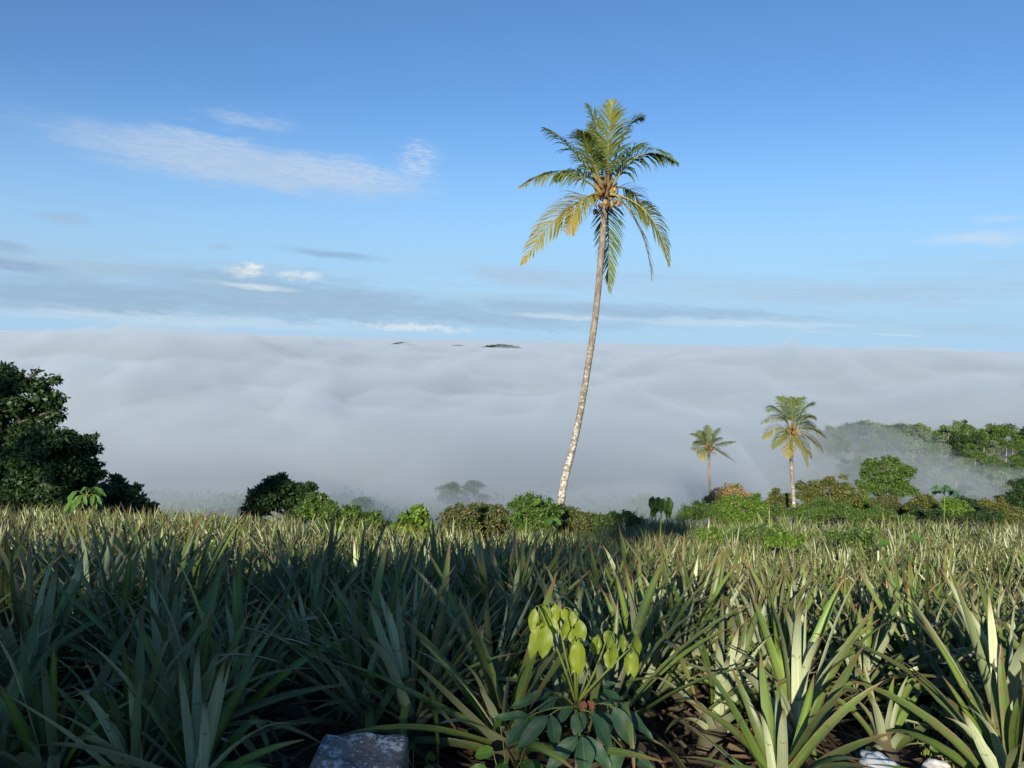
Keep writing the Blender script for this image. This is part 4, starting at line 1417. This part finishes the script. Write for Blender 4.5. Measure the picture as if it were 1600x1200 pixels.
# dead leaves and stalks on the soil
gd = Geo()
for i_ in range(2600):
    y = 2.7 + 9 * rg.uniform() ** 1.8
    x = rg.uniform(-1, 1) * (0.68 * y + 0.5)
    V, Q, mi, lt, lu = dry_lo[int(rg.integers(0, 4))]
    L_ = rg.uniform(0.2, 0.6)
    m = np.array(Euler((rg.normal() * 0.5, rg.normal() * 0.18 - 0.05, rg.uniform(0, 6.28))).to_matrix() * float(L_))
    gd.add(V @ m.T * np.array([1, 1, 0.5]) + np.array([x, y, gz(x, y) + rg.uniform(0.01, 0.07)]), Q, rv=rg.uniform(), lt=lt, lu=lu)
o = link('leaf_litter', gd.mesh('leaf_litter', [M_PDRY]))
tag(o, 'brown dead leaves littering the soil under the plants', kind='stuff')

# ------------------------------------------------------------------ rubber saplings and weeds
def broad_mat(name, a, b_, vein, transl, rough):
    m = bpy.data.materials.new(name)
    m.use_nodes = True
    k = N(m.node_tree)
    b = k.n['Principled BSDF']
    t, u = k.attr('lt'), k.math('ABSOLUTE', k.attr('lu'))
    n1 = k.noise(k.new('ShaderNodeTexCoord').outputs['Object'], 18.0, 3, 0.6)
    rnd = k.new('ShaderNodeObjectInfo').outputs['Random']
    c = k.mix(k.math('ADD', k.math('MULTIPLY', n1, 0.6), k.math('MULTIPLY', rnd, 0.4)), C(*a), C(*b_))
    fr = k.math('ABSOLUTE', k.math('SUBTRACT', k.math('FRACT', k.math('SUBTRACT', k.math('MULTIPLY', t, 11.0), k.math('MULTIPLY', u, 1.6))), 0.5))
    vn = k.math('MAXIMUM', k.rng(u, 0.07, 0.03), k.rng(fr, 0.06, 0.02, 0.0, 0.45))
    c = k.mix(vn, c, C(*vein))
    k.put(b.inputs['Base Color'], c)
    b.inputs['Roughness'].default_value = rough
    bp_ = k.new('ShaderNodeBump')
    bp_.inputs['Strength'].default_value = 0.35
    bp_.inputs['Distance'].default_value = 0.004
    k.put(bp_.inputs['Height'], k.math('SUBTRACT', 1.0, vn))
    k.put(b.inputs['Normal'], bp_.outputs[0])
    tr = k.new('ShaderNodeBsdfTranslucent')
    k.put(tr.inputs[0], c)
    ms = k.new('ShaderNodeMixShader')
    ms.inputs[0].default_value = transl
    k.l.new(b.outputs[0], ms.inputs[1])
    k.l.new(tr.outputs[0], ms.inputs[2])
    k.l.new(ms.outputs[0], k.n['Material Output'].inputs['Surface'])
    return m


M_YOUNG = broad_mat('young_rubber_leaf', (0.20, 0.29, 0.018), (0.33, 0.40, 0.03), (0.36, 0.42, 0.06), 0.40, 0.42)
M_MATURE = broad_mat('mature_rubber_leaf', (0.03, 0.085, 0.035), (0.06, 0.14, 0.06), (0.09, 0.15, 0.06), 0.15, 0.5)
M_WEED = broad_mat('weed_leaf', (0.06, 0.14, 0.02), (0.11, 0.22, 0.03), (0.14, 0.24, 0.05), 0.3, 0.5)
M_BUD = broad_mat('red_bud_leaf', (0.30, 0.09, 0.05), (0.36, 0.13, 0.07), (0.4, 0.2, 0.1), 0.3, 0.4)
M_STALK = flat_mat('green_stalk', (0.16, 0.20, 0.035), 0.5)
M_WOODY = flat_mat('woody_stem', (0.12, 0.10, 0.06), 0.8)


def broad_leaf(mat, wr=0.38, bend=0.25, fold=0.25, wav=0.03, heart=False):
    """unit-long leaf along +x, facing +z, tapered to a point; wr is width over length"""
    ns, us = 9, np.array([-1, -0.5, 0, 0.5, 1.0])
    V, lt, lu = [], [], []
    for i in range(ns + 1):
        t = i / ns
        hw = wr * 0.5 * ((math.sin(math.pi * t ** 0.85) ** 0.8) if not heart else (math.sin(math.pi * min(1, 0.12 + 0.88 * t)) ** 0.7)) + 0.002
        if i in (0, ns) and not heart:
            hw = 0.006
        if i == ns:
            hw = 0.003
        for u in us:
            z = -bend * t * t * 0.8 + fold * abs(u) * hw + wav * math.sin(t * 13 + u * 2) * abs(u)
            V.append((t, u * hw, z))
            lt.append(t)
            lu.append(u)
    Q = []
    for i in range(ns):
        for j in range(4):
            a = i * 5 + j
            Q.append((a, a + 5, a + 6, a + 1))
    return mesh_np('leaf', np.array(V), np.array(Q), None, [mat], None, True, {'lt': lt, 'lu': lu})


BL = {}


def put_leaf(root, b0, t0, width, normal, mat, name='leaf', bend=0.2, key='', heart=False):
    d = Vector(t0) - Vector(b0)
    L_ = d.length
    wr = round(max(0.15, width / L_) * 12) / 12
    kk_ = (mat.name, wr, bend, heart)
    if kk_ not in BL:
        BL[kk_] = broad_leaf(mat, wr, bend, heart=heart)
    x = d.normalized()
    z = (Vector(normal) - x * Vector(normal).dot(x)).normalized()
    y = z.cross(x)
    m = Matrix((x * L_, y * L_, z * L_)).transposed().to_4x4()
    m.translation = Vector(b0) - root.location
    o = bpy.data.objects.new(name, BL[kk_])
    col.objects.link(o)
    o.parent = root
    o.matrix_local = m
    return o


def add_stalks(root, name, paths, mat):
    for pts, r0, r1 in paths:
        gs = Geo()
        p = np.array([np.array(q) - np.array(root.location) for q in pts], dtype=float)
        p = bez(p[0], p[1], p[2], 8) if len(p) == 3 else p
        gs.add(*tube(p, np.linspace(r0, r1, len(p)), 6))
        link(name, gs.mesh(name, [mat]), root)


# the rubber sapling in the foreground, leaf by leaf
def K(u, v, Y):
    return P(760 + u * 0.23333, 920 + v * 0.23333, Y)


YS = 3.02
base = K(600, 1180, YS)
base.z = gz(base.x, YS)
sap = empty('rubber_sapling', base)
tag(sap, 'rubber sapling with drooping yellow-green young leaves above dark green leaves', 'sapling')
J = K(600, 770, YS + 0.02)
add_stalks(sap, 'stem', [([base - Vector((0, 0, 0.05)), (base + J) / 2 + Vector((0.01, 0, 0)), J], 0.011, 0.008)], M_WOODY)
ends = {'a': K(350, 120, YS - 0.02), 'b': K(460, 100, YS + 0.06), 'c': K(560, 140, YS + 0.02), 'd': K(612, 340, YS - 0.10), 'e': K(820, 290, YS + 0.03), 'f': K(960, 400, YS - 0.03), 'g': K(745, 318, YS + 0.1)}
add_stalks(sap, 'petiole', [
    ([J, K(520, 480, YS), ends['a']], 0.006, 0.003), ([J, K(520, 400, YS + 0.05), ends['b']], 0.006, 0.003), ([J, K(590, 420, YS + 0.02), ends['c']], 0.006, 0.003),
    ([J, K(615, 620, YS - 0.06), ends['d']], 0.006, 0.003), ([J, K(690, 560, YS + 0.08), ends['g']], 0.005, 0.003), ([J, K(720, 620, YS + 0.02), ends['e']], 0.006, 0.003), ([J, K(790, 560, YS - 0.02), ends['f']], 0.006, 0.003)], M_STALK)
toC = Vector((0, -1, 0.25))
young = [('a', 325, 130, 300, 290, 60, 0.0), ('a', 385, 112, 405, 262, 70, 0.03), ('a', 352, 240, 288, 482, 78, -0.05), ('a', 402, 245, 375, 472, 92, -0.07), ('a', 372, 180, 350, 330, 60, 0.05),
         ('b', 465, 100, 460, 240, 60, 0.05), ('b', 445, 195, 448, 320, 60, 0.03), ('b', 478, 150, 486, 250, 40, 0.08), ('c', 520, 130, 528, 215, 60, 0.05), ('c', 570, 150, 576, 255, 60, 0.02),
         ('c', 540, 200, 520, 345, 55, -0.02), ('c', 575, 260, 565, 362, 52, 0.0), ('c', 620, 205, 642, 378, 78, -0.03),
         ('d', 592, 345, 585, 570, 75, -0.10), ('d', 618, 345, 612, 588, 100, -0.12),
         ('g', 740, 315, 716, 448, 60, 0.1), ('g', 752, 318, 748, 440, 45, 0.1), ('e', 822, 272, 798, 372, 55, 0.06), ('e', 845, 300, 820, 400, 48, 0.03), ('e', 850, 356, 846, 535, 66, 0.0), ('e', 805, 415, 822, 552, 52, 0.02),
         ('f', 912, 300, 920, 430, 50, 0.05), ('f', 1000, 305, 1014, 482, 66, 0.02), ('f', 988, 412, 985, 602, 66, -0.04), ('f', 955, 425, 950, 585, 50, -0.02)]
tw = []
for i_, (e, u0, v0, u1, v1, wd, dy) in enumerate(young):
    b0, t0 = K(u0, v0, YS + dy), K(u1, v1, YS + dy - 0.03)
    put_leaf(sap, b0, t0, 1.15 * wd * 0.23333 * MPX(YS), toC + Vector((math.sin(i_ * 2.1) * 0.6, 0, 0)), M_YOUNG, 'young_leaf', 0.12)
    tw.append(([ends[e], (ends[e] + b0) / 2 + Vector((0, 0, 0.012)), b0], 0.0022, 0.0015))
add_stalks(sap, 'leaf_stalk', tw, M_STALK)
hub = {'l': K(425, 845, YS - 0.08), 'k': K(295, 850, YS - 0.02), 'r': K(850, 785, YS - 0.06), 'm': K(625, 980, YS - 0.20), 's': K(915, 1070, YS - 0.16), 'h': K(660, 815, YS - 0.10), 't': K(450, 695, YS + 0.12), 'u': K(730, 660, YS + 0.14)}
J2 = K(600, 800, YS + 0.01)
add_stalks(sap, 'petiole', [([J2, (J2 + h_) / 2 + Vector((0, 0, 0.03)), h_], 0.004, 0.0025) for h_ in hub.values()], M_STALK)
mature = [('t', 440, 690, 185, 765, 82, 0.10), ('t', 470, 725, 365, 812, 62, 0.02), ('k', 290, 845, 62, 850, 72, 0.0), ('k', 290, 862, 135, 1022, 98, -0.08), ('l', 412, 845, 222, 1045, 92, -0.12), ('l', 432, 845, 472, 1048, 98, -0.12),
          ('h', 578, 775, 480, 885, 72, -0.05), ('h', 640, 820, 598, 965, 104, -0.12), ('h', 705, 828, 845, 1062, 112, -0.16), ('h', 735, 812, 895, 922, 52, -0.05), ('r', 850, 790, 985, 1042, 112, -0.14), ('r', 868, 780, 1108, 972, 72, -0.02),
          ('u', 762, 668, 935, 772, 72, 0.10), ('u', 700, 698, 850, 776, 40, 0.05), ('u', 738, 648, 852, 625, 52, 0.16), ('m', 612, 985, 412, 1195, 102, -0.20), ('m', 638, 988, 672, 1232, 132, -0.24), ('m', 660, 985, 832, 1192, 92, -0.20),
          ('s', 902, 1075, 838, 1235, 92, -0.2), ('s', 930, 1072, 1115, 1192, 102, -0.12), ('u', 650, 640, 630, 690, 60, 0.15)]
tw = []
for i_, (e, u0, v0, u1, v1, wd, dy) in enumerate(mature):
    b0, t0 = K(u0, v0, YS + dy + (0.06 if v1 > v0 + 60 else 0)), K(u1, v1, YS + dy)
    t0 = b0 + (t0 - b0) * 1.12
    put_leaf(sap, b0, t0, 1.05 * wd * 0.23333 * MPX(YS), Vector((0.35 * math.sin(i_ * 1.7), -0.55, 0.8)), M_MATURE, 'leaf', 0.22)
    tw.append(([hub[e], (hub[e] + b0) / 2, b0], 0.002, 0.0015))
add_stalks(sap, 'leaf_stalk', tw, M_STALK)
for (u0, v0, u1, v1, wd) in ((655, 750, 640, 822, 48), (690, 755, 715, 820, 30), (675, 755, 735, 775, 28)):
    put_leaf(sap, K(u0, v0, YS - 0.06), K(u1, v1, YS - 0.09), wd * 0.23333 * MPX(YS), toC, M_BUD, 'bud_leaf', 0.1)


def umbrella_sapling(label, foot, head, Y, n, L_, hang, mat, name='rubber_sapling', wr=0.36, tiers=1):
    r_ = np.random.default_rng(int(foot[0]))
    p0, p1 = P(*foot, Y), P(*head, Y)
    p0.z = min(p0.z, gz(p0.x, Y))
    root = empty(name, p0)
    tag(root, label, 'sapling')
    add_stalks(root, 'stem', [([p0, (p0 + p1) / 2 + Vector((0.01, 0, 0)), p1], 0.016 * L_ / 0.2, 0.009 * L_ / 0.2)], M_STALK)
    st = []
    for i in range(n):
        th = i * 2.4 + r_.normal() * 0.2
        d = Vector((math.cos(th), math.sin(th), 0))
        q = p1 + d * L_ * r_.uniform(0.5, 1.1) + Vector((0, 0, L_ * r_.uniform(-0.5, 0.5)))
        st.append(([p1 - Vector((0, 0, 0.2 * L_ * (i % 3))), (p1 + q) / 2 + Vector((0, 0, 0.1 * L_)), q], 0.006 * L_ / 0.2, 0.003 * L_ / 0.2))
        for j in range(3):
            t2 = th + (j - 1) * 0.9
            e = Vector((math.cos(t2), math.sin(t2), 0)) * (1 - hang) + Vector((0, 0, -hang * 1.1 - 0.1))
            put_leaf(root, q, q + e.normalized() * L_ * r_.uniform(0.85, 1.15), L_ * wr, Vector((0, -0.5, 0.7)) if hang < 0.5 else Vector((math.cos(t2), math.sin(t2) - 0.4, 0.4)), mat, 'leaf', 0.25)
    add_stalks(root, 'petiole', st, M_STALK)
    return root


umbrella_sapling('umbrella-shaped sapling lit green in front of the dark left trees', (136, 835), (135, 772), 16.5, 8, 0.28, 0.35, M_WEED)
umbrella_sapling('sapling with hanging dark green leaves at the field edge, left of the small palms', (1030, 850), (1034, 782), 13.5, 9, 0.23, 0.7, M_WEED, wr=0.5)
umbrella_sapling('dark sapling with tiered umbrella leaves on the right, near the blue mist', (1478, 800), (1476, 762), 36.0, 9, 0.42, 0.3, M_MATURE)
umbrella_sapling('sapling reaching in at the right edge with one bright yellow-green leaf', (1640, 1130), (1602, 1015), 3.7, 4, 0.16, 0.6, M_YOUNG, wr=0.5)


def weed(label, px, py, Y, n, L_, mat=None, h=0.12, name='weed'):
    r_ = np.random.default_rng(int(px * 3 + py))
    p = P(px, py, Y)
    g0 = gz(p.x, Y)
    root = empty(name, (p.x, Y, g0))
    tag(root, label, 'weed')
    st = []
    for i in range(n):
        th = i * 2.4 + r_.normal() * 0.3
        top = Vector((p.x, Y, max(p.z, g0 + 0.05))) + Vector((math.cos(th) * h * 0.5, math.sin(th) * h * 0.5, r_.normal() * h * 0.35))
        st.append(([root.location, (root.location + top) / 2 + Vector((r_.normal() * 0.02, 0, 0.02)), top], 0.003, 0.002))
        e = Vector((math.cos(th), math.sin(th) - 0.5, -0.25))
        put_leaf(root, top, top + e.normalized() * L_ * r_.uniform(0.7, 1.2), L_ * 0.7, Vector((0, -0.6, 0.7)), mat or M_WEED, 'leaf', 0.2, heart=True)
    add_stalks(root, 'stalk', st, M_STALK)
    return root


weed('bright green leafy weed catching the sun behind the white bag', 1452, 1112, 3.45, 12, 0.075)
weed('small green weed in the bottom left corner', 28, 1168, 3.05, 8, 0.085)
weed('green weed at the left foot of the rubber sapling', 792, 1180, 2.95, 12, 0.075, h=0.16)
weed('low green weed just right of the stone block', 655, 1185, 3.05, 6, 0.05, h=0.1)
weed('small green weed on the bare patch of soil left of the stone', 440, 1030, 4.3, 7, 0.06)
weed('shaded weed at the bottom right among fallen leaves', 1495, 1165, 3.15, 8, 0.06)
weed('broad-leaved bright weed among the far plants on the left', 222, 862, 12.5, 14, 0.22, h=0.5)
weed('broad-leaved bright weed left of its twin among the far left plants', 152, 860, 12.0, 12, 0.20, h=0.45)
weed('two big bright heart-shaped leaves at the foot of the tall palm', 852, 800, 17.5, 4, 0.28, h=0.35)
weed('light green leaf pair among the sunlit plants at upper right', 1406, 862, 10.5, 5, 0.16, h=0.3)
rw = np.random.default_rng(66)
for i_, (px, py, Y_, rad, lab) in enumerate(((335, 872, 11.5, 34, 'tangle of small-leaved weeds between the left rows'), (425, 846, 14.5, 26, 'leafy weeds below the lone dark tree'),
                                             (505, 846, 15.5, 30, 'weeds in the sun below the yellow-green shrub'), (1185, 838, 14.5, 30, 'weeds below the white-trunked palm'), (1120, 842, 15.0, 24, 'weeds below the dark-trunked palm'),
                                             (1335, 842, 14.0, 30, 'weeds between the rows below the tiered tree'), (1225, 850, 12.5, 22, 'small-leaved weeds between sunlit right rows'), (65, 868, 12.5, 24, 'weeds between the rows at the far left'))):
    b = P(px, py + 25, Y_)
    make_tree('weed_patch', lab, 'weed', hug(b.x, Y_), px_clumps([(px + dx * rad, py - 9 + dy * rad * 0.4, rad * 0.42) for dx, dy in ((-0.9, 0.5), (0, 0), (0.9, 0.4), (-0.4, 0.9), (0.5, 1.0))], Y_, rw), 1500, 0.06, M_MID if i_ % 2 else M_BRIGHT,
              0.012, M_BARK, seed=300 + i_, sub=10, spread=0.4, stem_name='stem', crown_name='foliage')

# ------------------------------------------------------------------ stone block
m_stone = bpy.data.materials.new('lichen_stone')
m_stone.use_nodes = True
k = N(m_stone.node_tree)
bs_ = k.n['Principled BSDF']
oc = k.new('ShaderNodeTexCoord').outputs['Object']
n1, n2, n3 = k.noise(oc, 9, 5, 0.65), k.noise(oc, 34, 5, 0.72), k.noise(oc, 8.0, 3, 0.6)
c = k.mix(k.rng(n1, 0.3, 0.7), C(0.15, 0.13, 0.11), C(0.27, 0.24, 0.20))
li = k.math('MULTIPLY', k.rng(n2, 0.46, 0.53), k.rng(n3, 0.47, 0.57))
sp_ = k.rng(k.noise(oc, 75, 2, 0.5), 0.635, 0.67)
c = k.mix(k.math('MAXIMUM', li, sp_), c, C(0.66, 0.67, 0.62))
k.put(bs_.inputs['Base Color'], c)
bs_.inputs['Roughness'].default_value = 0.92
bp = k.new('ShaderNodeBump')
bp.inputs['Strength'].default_value = 0.8
bp.inputs['Distance'].default_value = 0.012
k.put(bp.inputs['Height'], k.math('ADD', n2, k.math('MULTIPLY', li, 0.4)))
k.put(bs_.inputs['Normal'], bp.outputs[0])


def rounded_block(name, sx_, sy_, sz_, bev, amp, mat, seed):
    n = 14
    V, Q = [], []
    vid = {}

    def vert(p):
        key = tuple(round(q, 5) for q in p)
        if key not in vid:
            vid[key] = len(V)
            c_ = np.array(p) * np.array([sx_, sy_, sz_]) * 0.5
            core = np.clip(c_, -np.array([sx_, sy_, sz_]) * 0.5 + bev, np.array([sx_, sy_, sz_]) * 0.5 - bev)
            dd = c_ - core
            l_ = np.linalg.norm(dd)
            q = core + (dd / l_ * bev if l_ > 1e-9 else 0)
            q = q + amp * np.array([fbm(np.array([q[1] * 9 + 3]), np.array([q[2] * 9]), seed)[0], fbm(np.array([q[0] * 9]), np.array([q[2] * 9 + 5]), seed + 1)[0], fbm(np.array([q[0] * 9 + 8]), np.array([q[1] * 9]), seed + 2)[0]])
            V.append(q)
        return vid[key]
    g_ = np.sin(np.linspace(-1, 1, n + 1) * math.pi / 2)
    for ax_ in range(3):
        for sg in (-1, 1):
            for i in range(n):
                for j in range(n):
                    q = []
                    for (a_, b_) in ((i, j), (i + 1, j), (i + 1, j + 1), (i, j + 1)):
                        p = [0, 0, 0]
                        p[ax_] = sg
                        p[(ax_ + 1) % 3] = g_[a_]
                        p[(ax_ + 2) % 3] = g_[b_]
                        q.append(vert(p))
                    Q.append(q if sg > 0 else q[::-1])
    return mesh_np(name, np.array(V), np.array(Q), None, [mat])


pb = P(572, 1146, 2.97)
st = link('stone_block', rounded_block('stone_block', 0.335, 0.44, 0.42, 0.03, 0.04, m_stone, 9), loc=(pb.x, 2.97 - 0.215, pb.z - 0.21), rot=(R(5), R(1.5), R(-2)))
tag(st, 'grey stone block spotted with white lichen at the bottom of the picture', 'stone')

# ------------------------------------------------------------------ rubbish
m_bag = bpy.data.materials.new('printed_plastic')
m_bag.use_nodes = True
k = N(m_bag.node_tree)
bs_ = k.n['Principled BSDF']
oc = k.new('ShaderNodeTexCoord').outputs['Object']
wv = k.new('ShaderNodeTexWave', wave_type='RINGS', rings_direction='Z')
k.put(wv.inputs['Vector'], oc)
wv.inputs['Scale'].default_value = 9.0
wv.inputs['Distortion'].default_value = 2.5
ln_ = k.math('MULTIPLY', k.rng(wv.outputs['Fac'], 0.90, 0.95), k.rng(k.noise(oc, 12, 2, 0.5), 0.45, 0.55))
k.put(bs_.inputs['Base Color'], k.mix(ln_, k.mix(k.rng(k.noise(oc, 16, 4, 0.7), 0.5, 0.72, 0, 0.7), C(0.62, 0.65, 0.68), C(0.25, 0.20, 0.15)), C(0.04, 0.30, 0.62)))
bs_.inputs['Roughness'].default_value = 0.35
m_white = flat_mat('white_plastic', (0.55, 0.55, 0.55), 0.45, 0.35)
m_green = flat_mat('green_wrapper', (0.02, 0.30, 0.14), 0.3, 0.3)


def crumple(name, rx, ry, rz, mat, seed):
    nu, nv = 36, 20
    TH, PH = np.meshgrid(np.linspace(0, 2 * math.pi, nu, endpoint=False), np.linspace(0.03, math.pi - 0.03, nv))
    d = np.stack([np.cos(TH) * np.sin(PH), np.sin(TH) * np.sin(PH), np.cos(PH)], -1)
    rr_ = 1 + 1.1 * np.abs(fbm(d[..., 0] * 1.3 + d[..., 2] * 0.9 + 7, d[..., 1] * 1.3 - d[..., 2] * 0.6, seed, 2)) - 0.2 + 0.10 * np.abs(fbm(d[..., 0] * 4 + 3, d[..., 1] * 4 + d[..., 2] * 4, seed + 5, 2))
    V = (d * rr_[..., None] * np.array([rx, ry, rz])).reshape(-1, 3)
    a_ = (np.arange(nv - 1)[:, None] * nu + np.arange(nu)[None, :])
    b_ = (np.arange(nv - 1)[:, None] * nu + (np.arange(nu)[None, :] + 1) % nu)
    Q = np.stack([a_, a_ + nu, b_ + nu, b_], -1).reshape(-1, 4)
    T = [(k_, k_ + 1, 0) for k_ in range(1, nu - 1)] + [((nv - 1) * nu, (nv - 1) * nu + k_ + 1, (nv - 1) * nu + k_) for k_ in range(1, nu - 1)]
    return mesh_np(name, V, Q, np.array(T), [mat], None, True)


def set_down(o, px, py, Y, sink=0.0):
    p = P(px, py, Y)
    o.location = (p.x, Y, max(gz(p.x, Y) + sink, p.z))
    return o


o = set_down(link('plastic_bag', crumple('plastic_bag', 0.075, 0.09, 0.045, m_bag, 3), rot=(0.2, 0.1, 0.4)), 1377, 1202, 2.95, 0.03)
tag(o, 'crumpled white plastic bag with blue print at the bottom right', 'plastic bag')
o = set_down(link('plastic_scrap', crumple('plastic_scrap', 0.050, 0.06, 0.035, m_white, 8), rot=(0.1, -0.2, 1.2)), 1463, 1203, 2.95, 0.02)
tag(o, 'plain white scrap of plastic right of the printed bag', 'plastic scrap')
o = set_down(link('wrapper', crumple('wrapper', 0.045, 0.03, 0.045, m_green, 14)), 132, 1004, 4.3, 0.1)
tag(o, 'small crumpled green wrapper among the blades on the left', 'wrapper')

m_clear = bpy.data.materials.new('clear_plastic')
m_clear.use_nodes = True
k = N(m_clear.node_tree)
bs_ = k.n['Principled BSDF']
bs_.inputs['Base Color'].default_value = C(0.85, 0.90, 0.95)
bs_.inputs['Roughness'].default_value = 0.12
bs_.inputs['Transmission Weight'].default_value = 0.75
bs_.inputs['IOR'].default_value = 1.2
bp = k.new('ShaderNodeBump')
bp.inputs['Strength'].default_value = 0.6
bp.inputs['Distance'].default_value = 0.01
k.put(bp.inputs['Height'], k.noise(k.new('ShaderNodeTexCoord').outputs['Object'], 40, 3, 0.6))
k.put(bs_.inputs['Normal'], bp.outputs[0])


def lathe(name, prof, mat, ns=16):
    th = np.arange(ns) * 2 * math.pi / ns
    V = np.array([(a * math.cos(t), a * math.sin(t), z) for a, z in prof for t in th])
    i = np.arange(len(prof) - 1)[:, None] * ns
    j = np.arange(ns)[None, :]
    Q = np.stack([i + j, i + (j + 1) % ns, i + ns + (j + 1) % ns, i + ns + j], -1).reshape(-1, 4)
    return mesh_np(name, V, Q, None, [mat])


ME_BOT = lathe('bottle_body', [(0.001, 0), (0.03, 0), (0.034, 0.01), (0.034, 0.06), (0.031, 0.065), (0.034, 0.07), (0.034, 0.11), (0.031, 0.115), (0.034, 0.12), (0.033, 0.145), (0.022, 0.18), (0.013, 0.20), (0.013, 0.215)], m_clear)
ME_CAP = lathe('bottle_cap', [(0.001, 0.232), (0.0145, 0.232), (0.0155, 0.228), (0.0155, 0.214), (0.012, 0.213)], m_white)
ME_LAB = lathe('bottle_label', [(0.0346, 0.068), (0.0346, 0.112)], m_green)
for (px, py, Y_, rot, lab_) in ((1578, 1062, 3.75, (0.5, 0.25, 0.3), 'clear plastic bottle with green label at the right edge'), (1466, 1030, 4.35, (1.1, 0.2, 0.9), 'clear plastic bottle lying among the sunlit plants'),
                               (1428, 1008, 4.75, (0.9, -0.4, 2.2), 'clear plastic bottle half hidden behind the sunlit blades')):
    p = P(px, py, Y_)
    r0 = empty('plastic_bottle', (p.x, Y_, max(p.z, gz(p.x, Y_) + 0.04)))
    r0.rotation_euler = rot
    tag(r0, lab_, 'bottle')
    link('body', ME_BOT, r0)
    link('cap', ME_CAP, r0)
    if 'label' in lab_:
        link('paper_label', ME_LAB, r0)

# a tuft of dry reddish stalks, bottom right
M_DRYST = flat_mat('dry_stalk', (0.30, 0.16, 0.08), 0.7)
p = P(1560, 1190, 3.1)
tuft = empty('dry_grass', (p.x, 3.1, gz(p.x, 3.1)))
tag(tuft, 'tuft of thin dry reddish stalks in the bottom right corner', 'grass')
add_stalks(tuft, 'stalk', [([tuft.location + Vector((rw.normal() * 0.05, rw.normal() * 0.05, 0)), tuft.location + Vector((-0.12 + rw.normal() * 0.1, 0.05, 0.2 + rw.normal() * 0.05)), tuft.location + Vector((-0.2 + rw.normal() * 0.16, rw.normal() * 0.1, 0.12 + 0.12 * rw.uniform()))], 0.004, 0.0015) for _ in range(16)], M_DRYST)

# ------------------------------------------------------------------ roadside trees behind the photographer, whose shade lies over the field
def shade_tree(label, x0, x1, z0, z1, y, n, seed, lf=0.5):
    x0, x1, z0, z1 = x0 + SHX, x1 + SHX, z0 + 0.3 * SHZ, z1 + SHZ
    r_ = np.random.default_rng(seed)
    cl = []
    m_ = max(5, int((x1 - x0) * (z1 - z0) / 1.6))
    rad = 0.75
    for q in range(m_):
        x = r_.uniform(x0 + rad, x1 - rad) if x1 - x0 > 2.2 * rad else 0.5 * (x0 + x1) + r_.normal() * 0.1
        cl.append((np.array([x, y + r_.normal() * 0.7, r_.uniform(z0 + 0.3, z1 - rad * 0.7)]), rad))
    make_tree('roadside_tree', label, 'tree', (0.5 * (x0 + x1), y, 0), cl, n, lf, M_MID, 0.16, seed=seed, group='roadside trees behind the photographer', sub=9, spread=0.5)


YC = -25.0
SHX, SHZ = -18 * math.tan(SUN_AZ), 18 * math.tan(SUN_EL) / math.cos(SUN_AZ)
shade_tree('roadside tree behind the photographer, right-hand low one', -2.6, 3.0, 0.3, 2.0, YC, 1000, 801)
shade_tree('roadside tree behind the photographer, far right low one', 3.0, 9.0, 0.3, 2.2, YC, 1600, 802)
shade_tree('roadside tree behind the photographer, tall middle one', -6.0, -2.4, 0.3, 5.3, YC, 440, 803)
shade_tree('roadside tree behind the photographer, left of the middle one', -9.8, -5.6, 0.3, 5.4, YC, 470, 804)
shade_tree('roadside tree behind the photographer, lower one on the left', -15.0, -9.4, 0.3, 3.5, YC, 800, 805)
shade_tree('roadside tree behind the photographer, second lower one on the left', -20.6, -14.6, 0.3, 3.5, YC, 820, 806)
shade_tree('roadside tree behind the photographer, high one far left', -27.5, -20.6, 0.3, 11.0, YC, 8000, 807)
shade_tree('roadside tree behind the photographer, highest one far left', -37.0, -27.0, 0.3, 14.5, YC, 11000, 808)
shade_tree('slender roadside tree behind the photographer', -5.7, -4.6, 6.0, 14.6, YC - 1, 2200, 809)
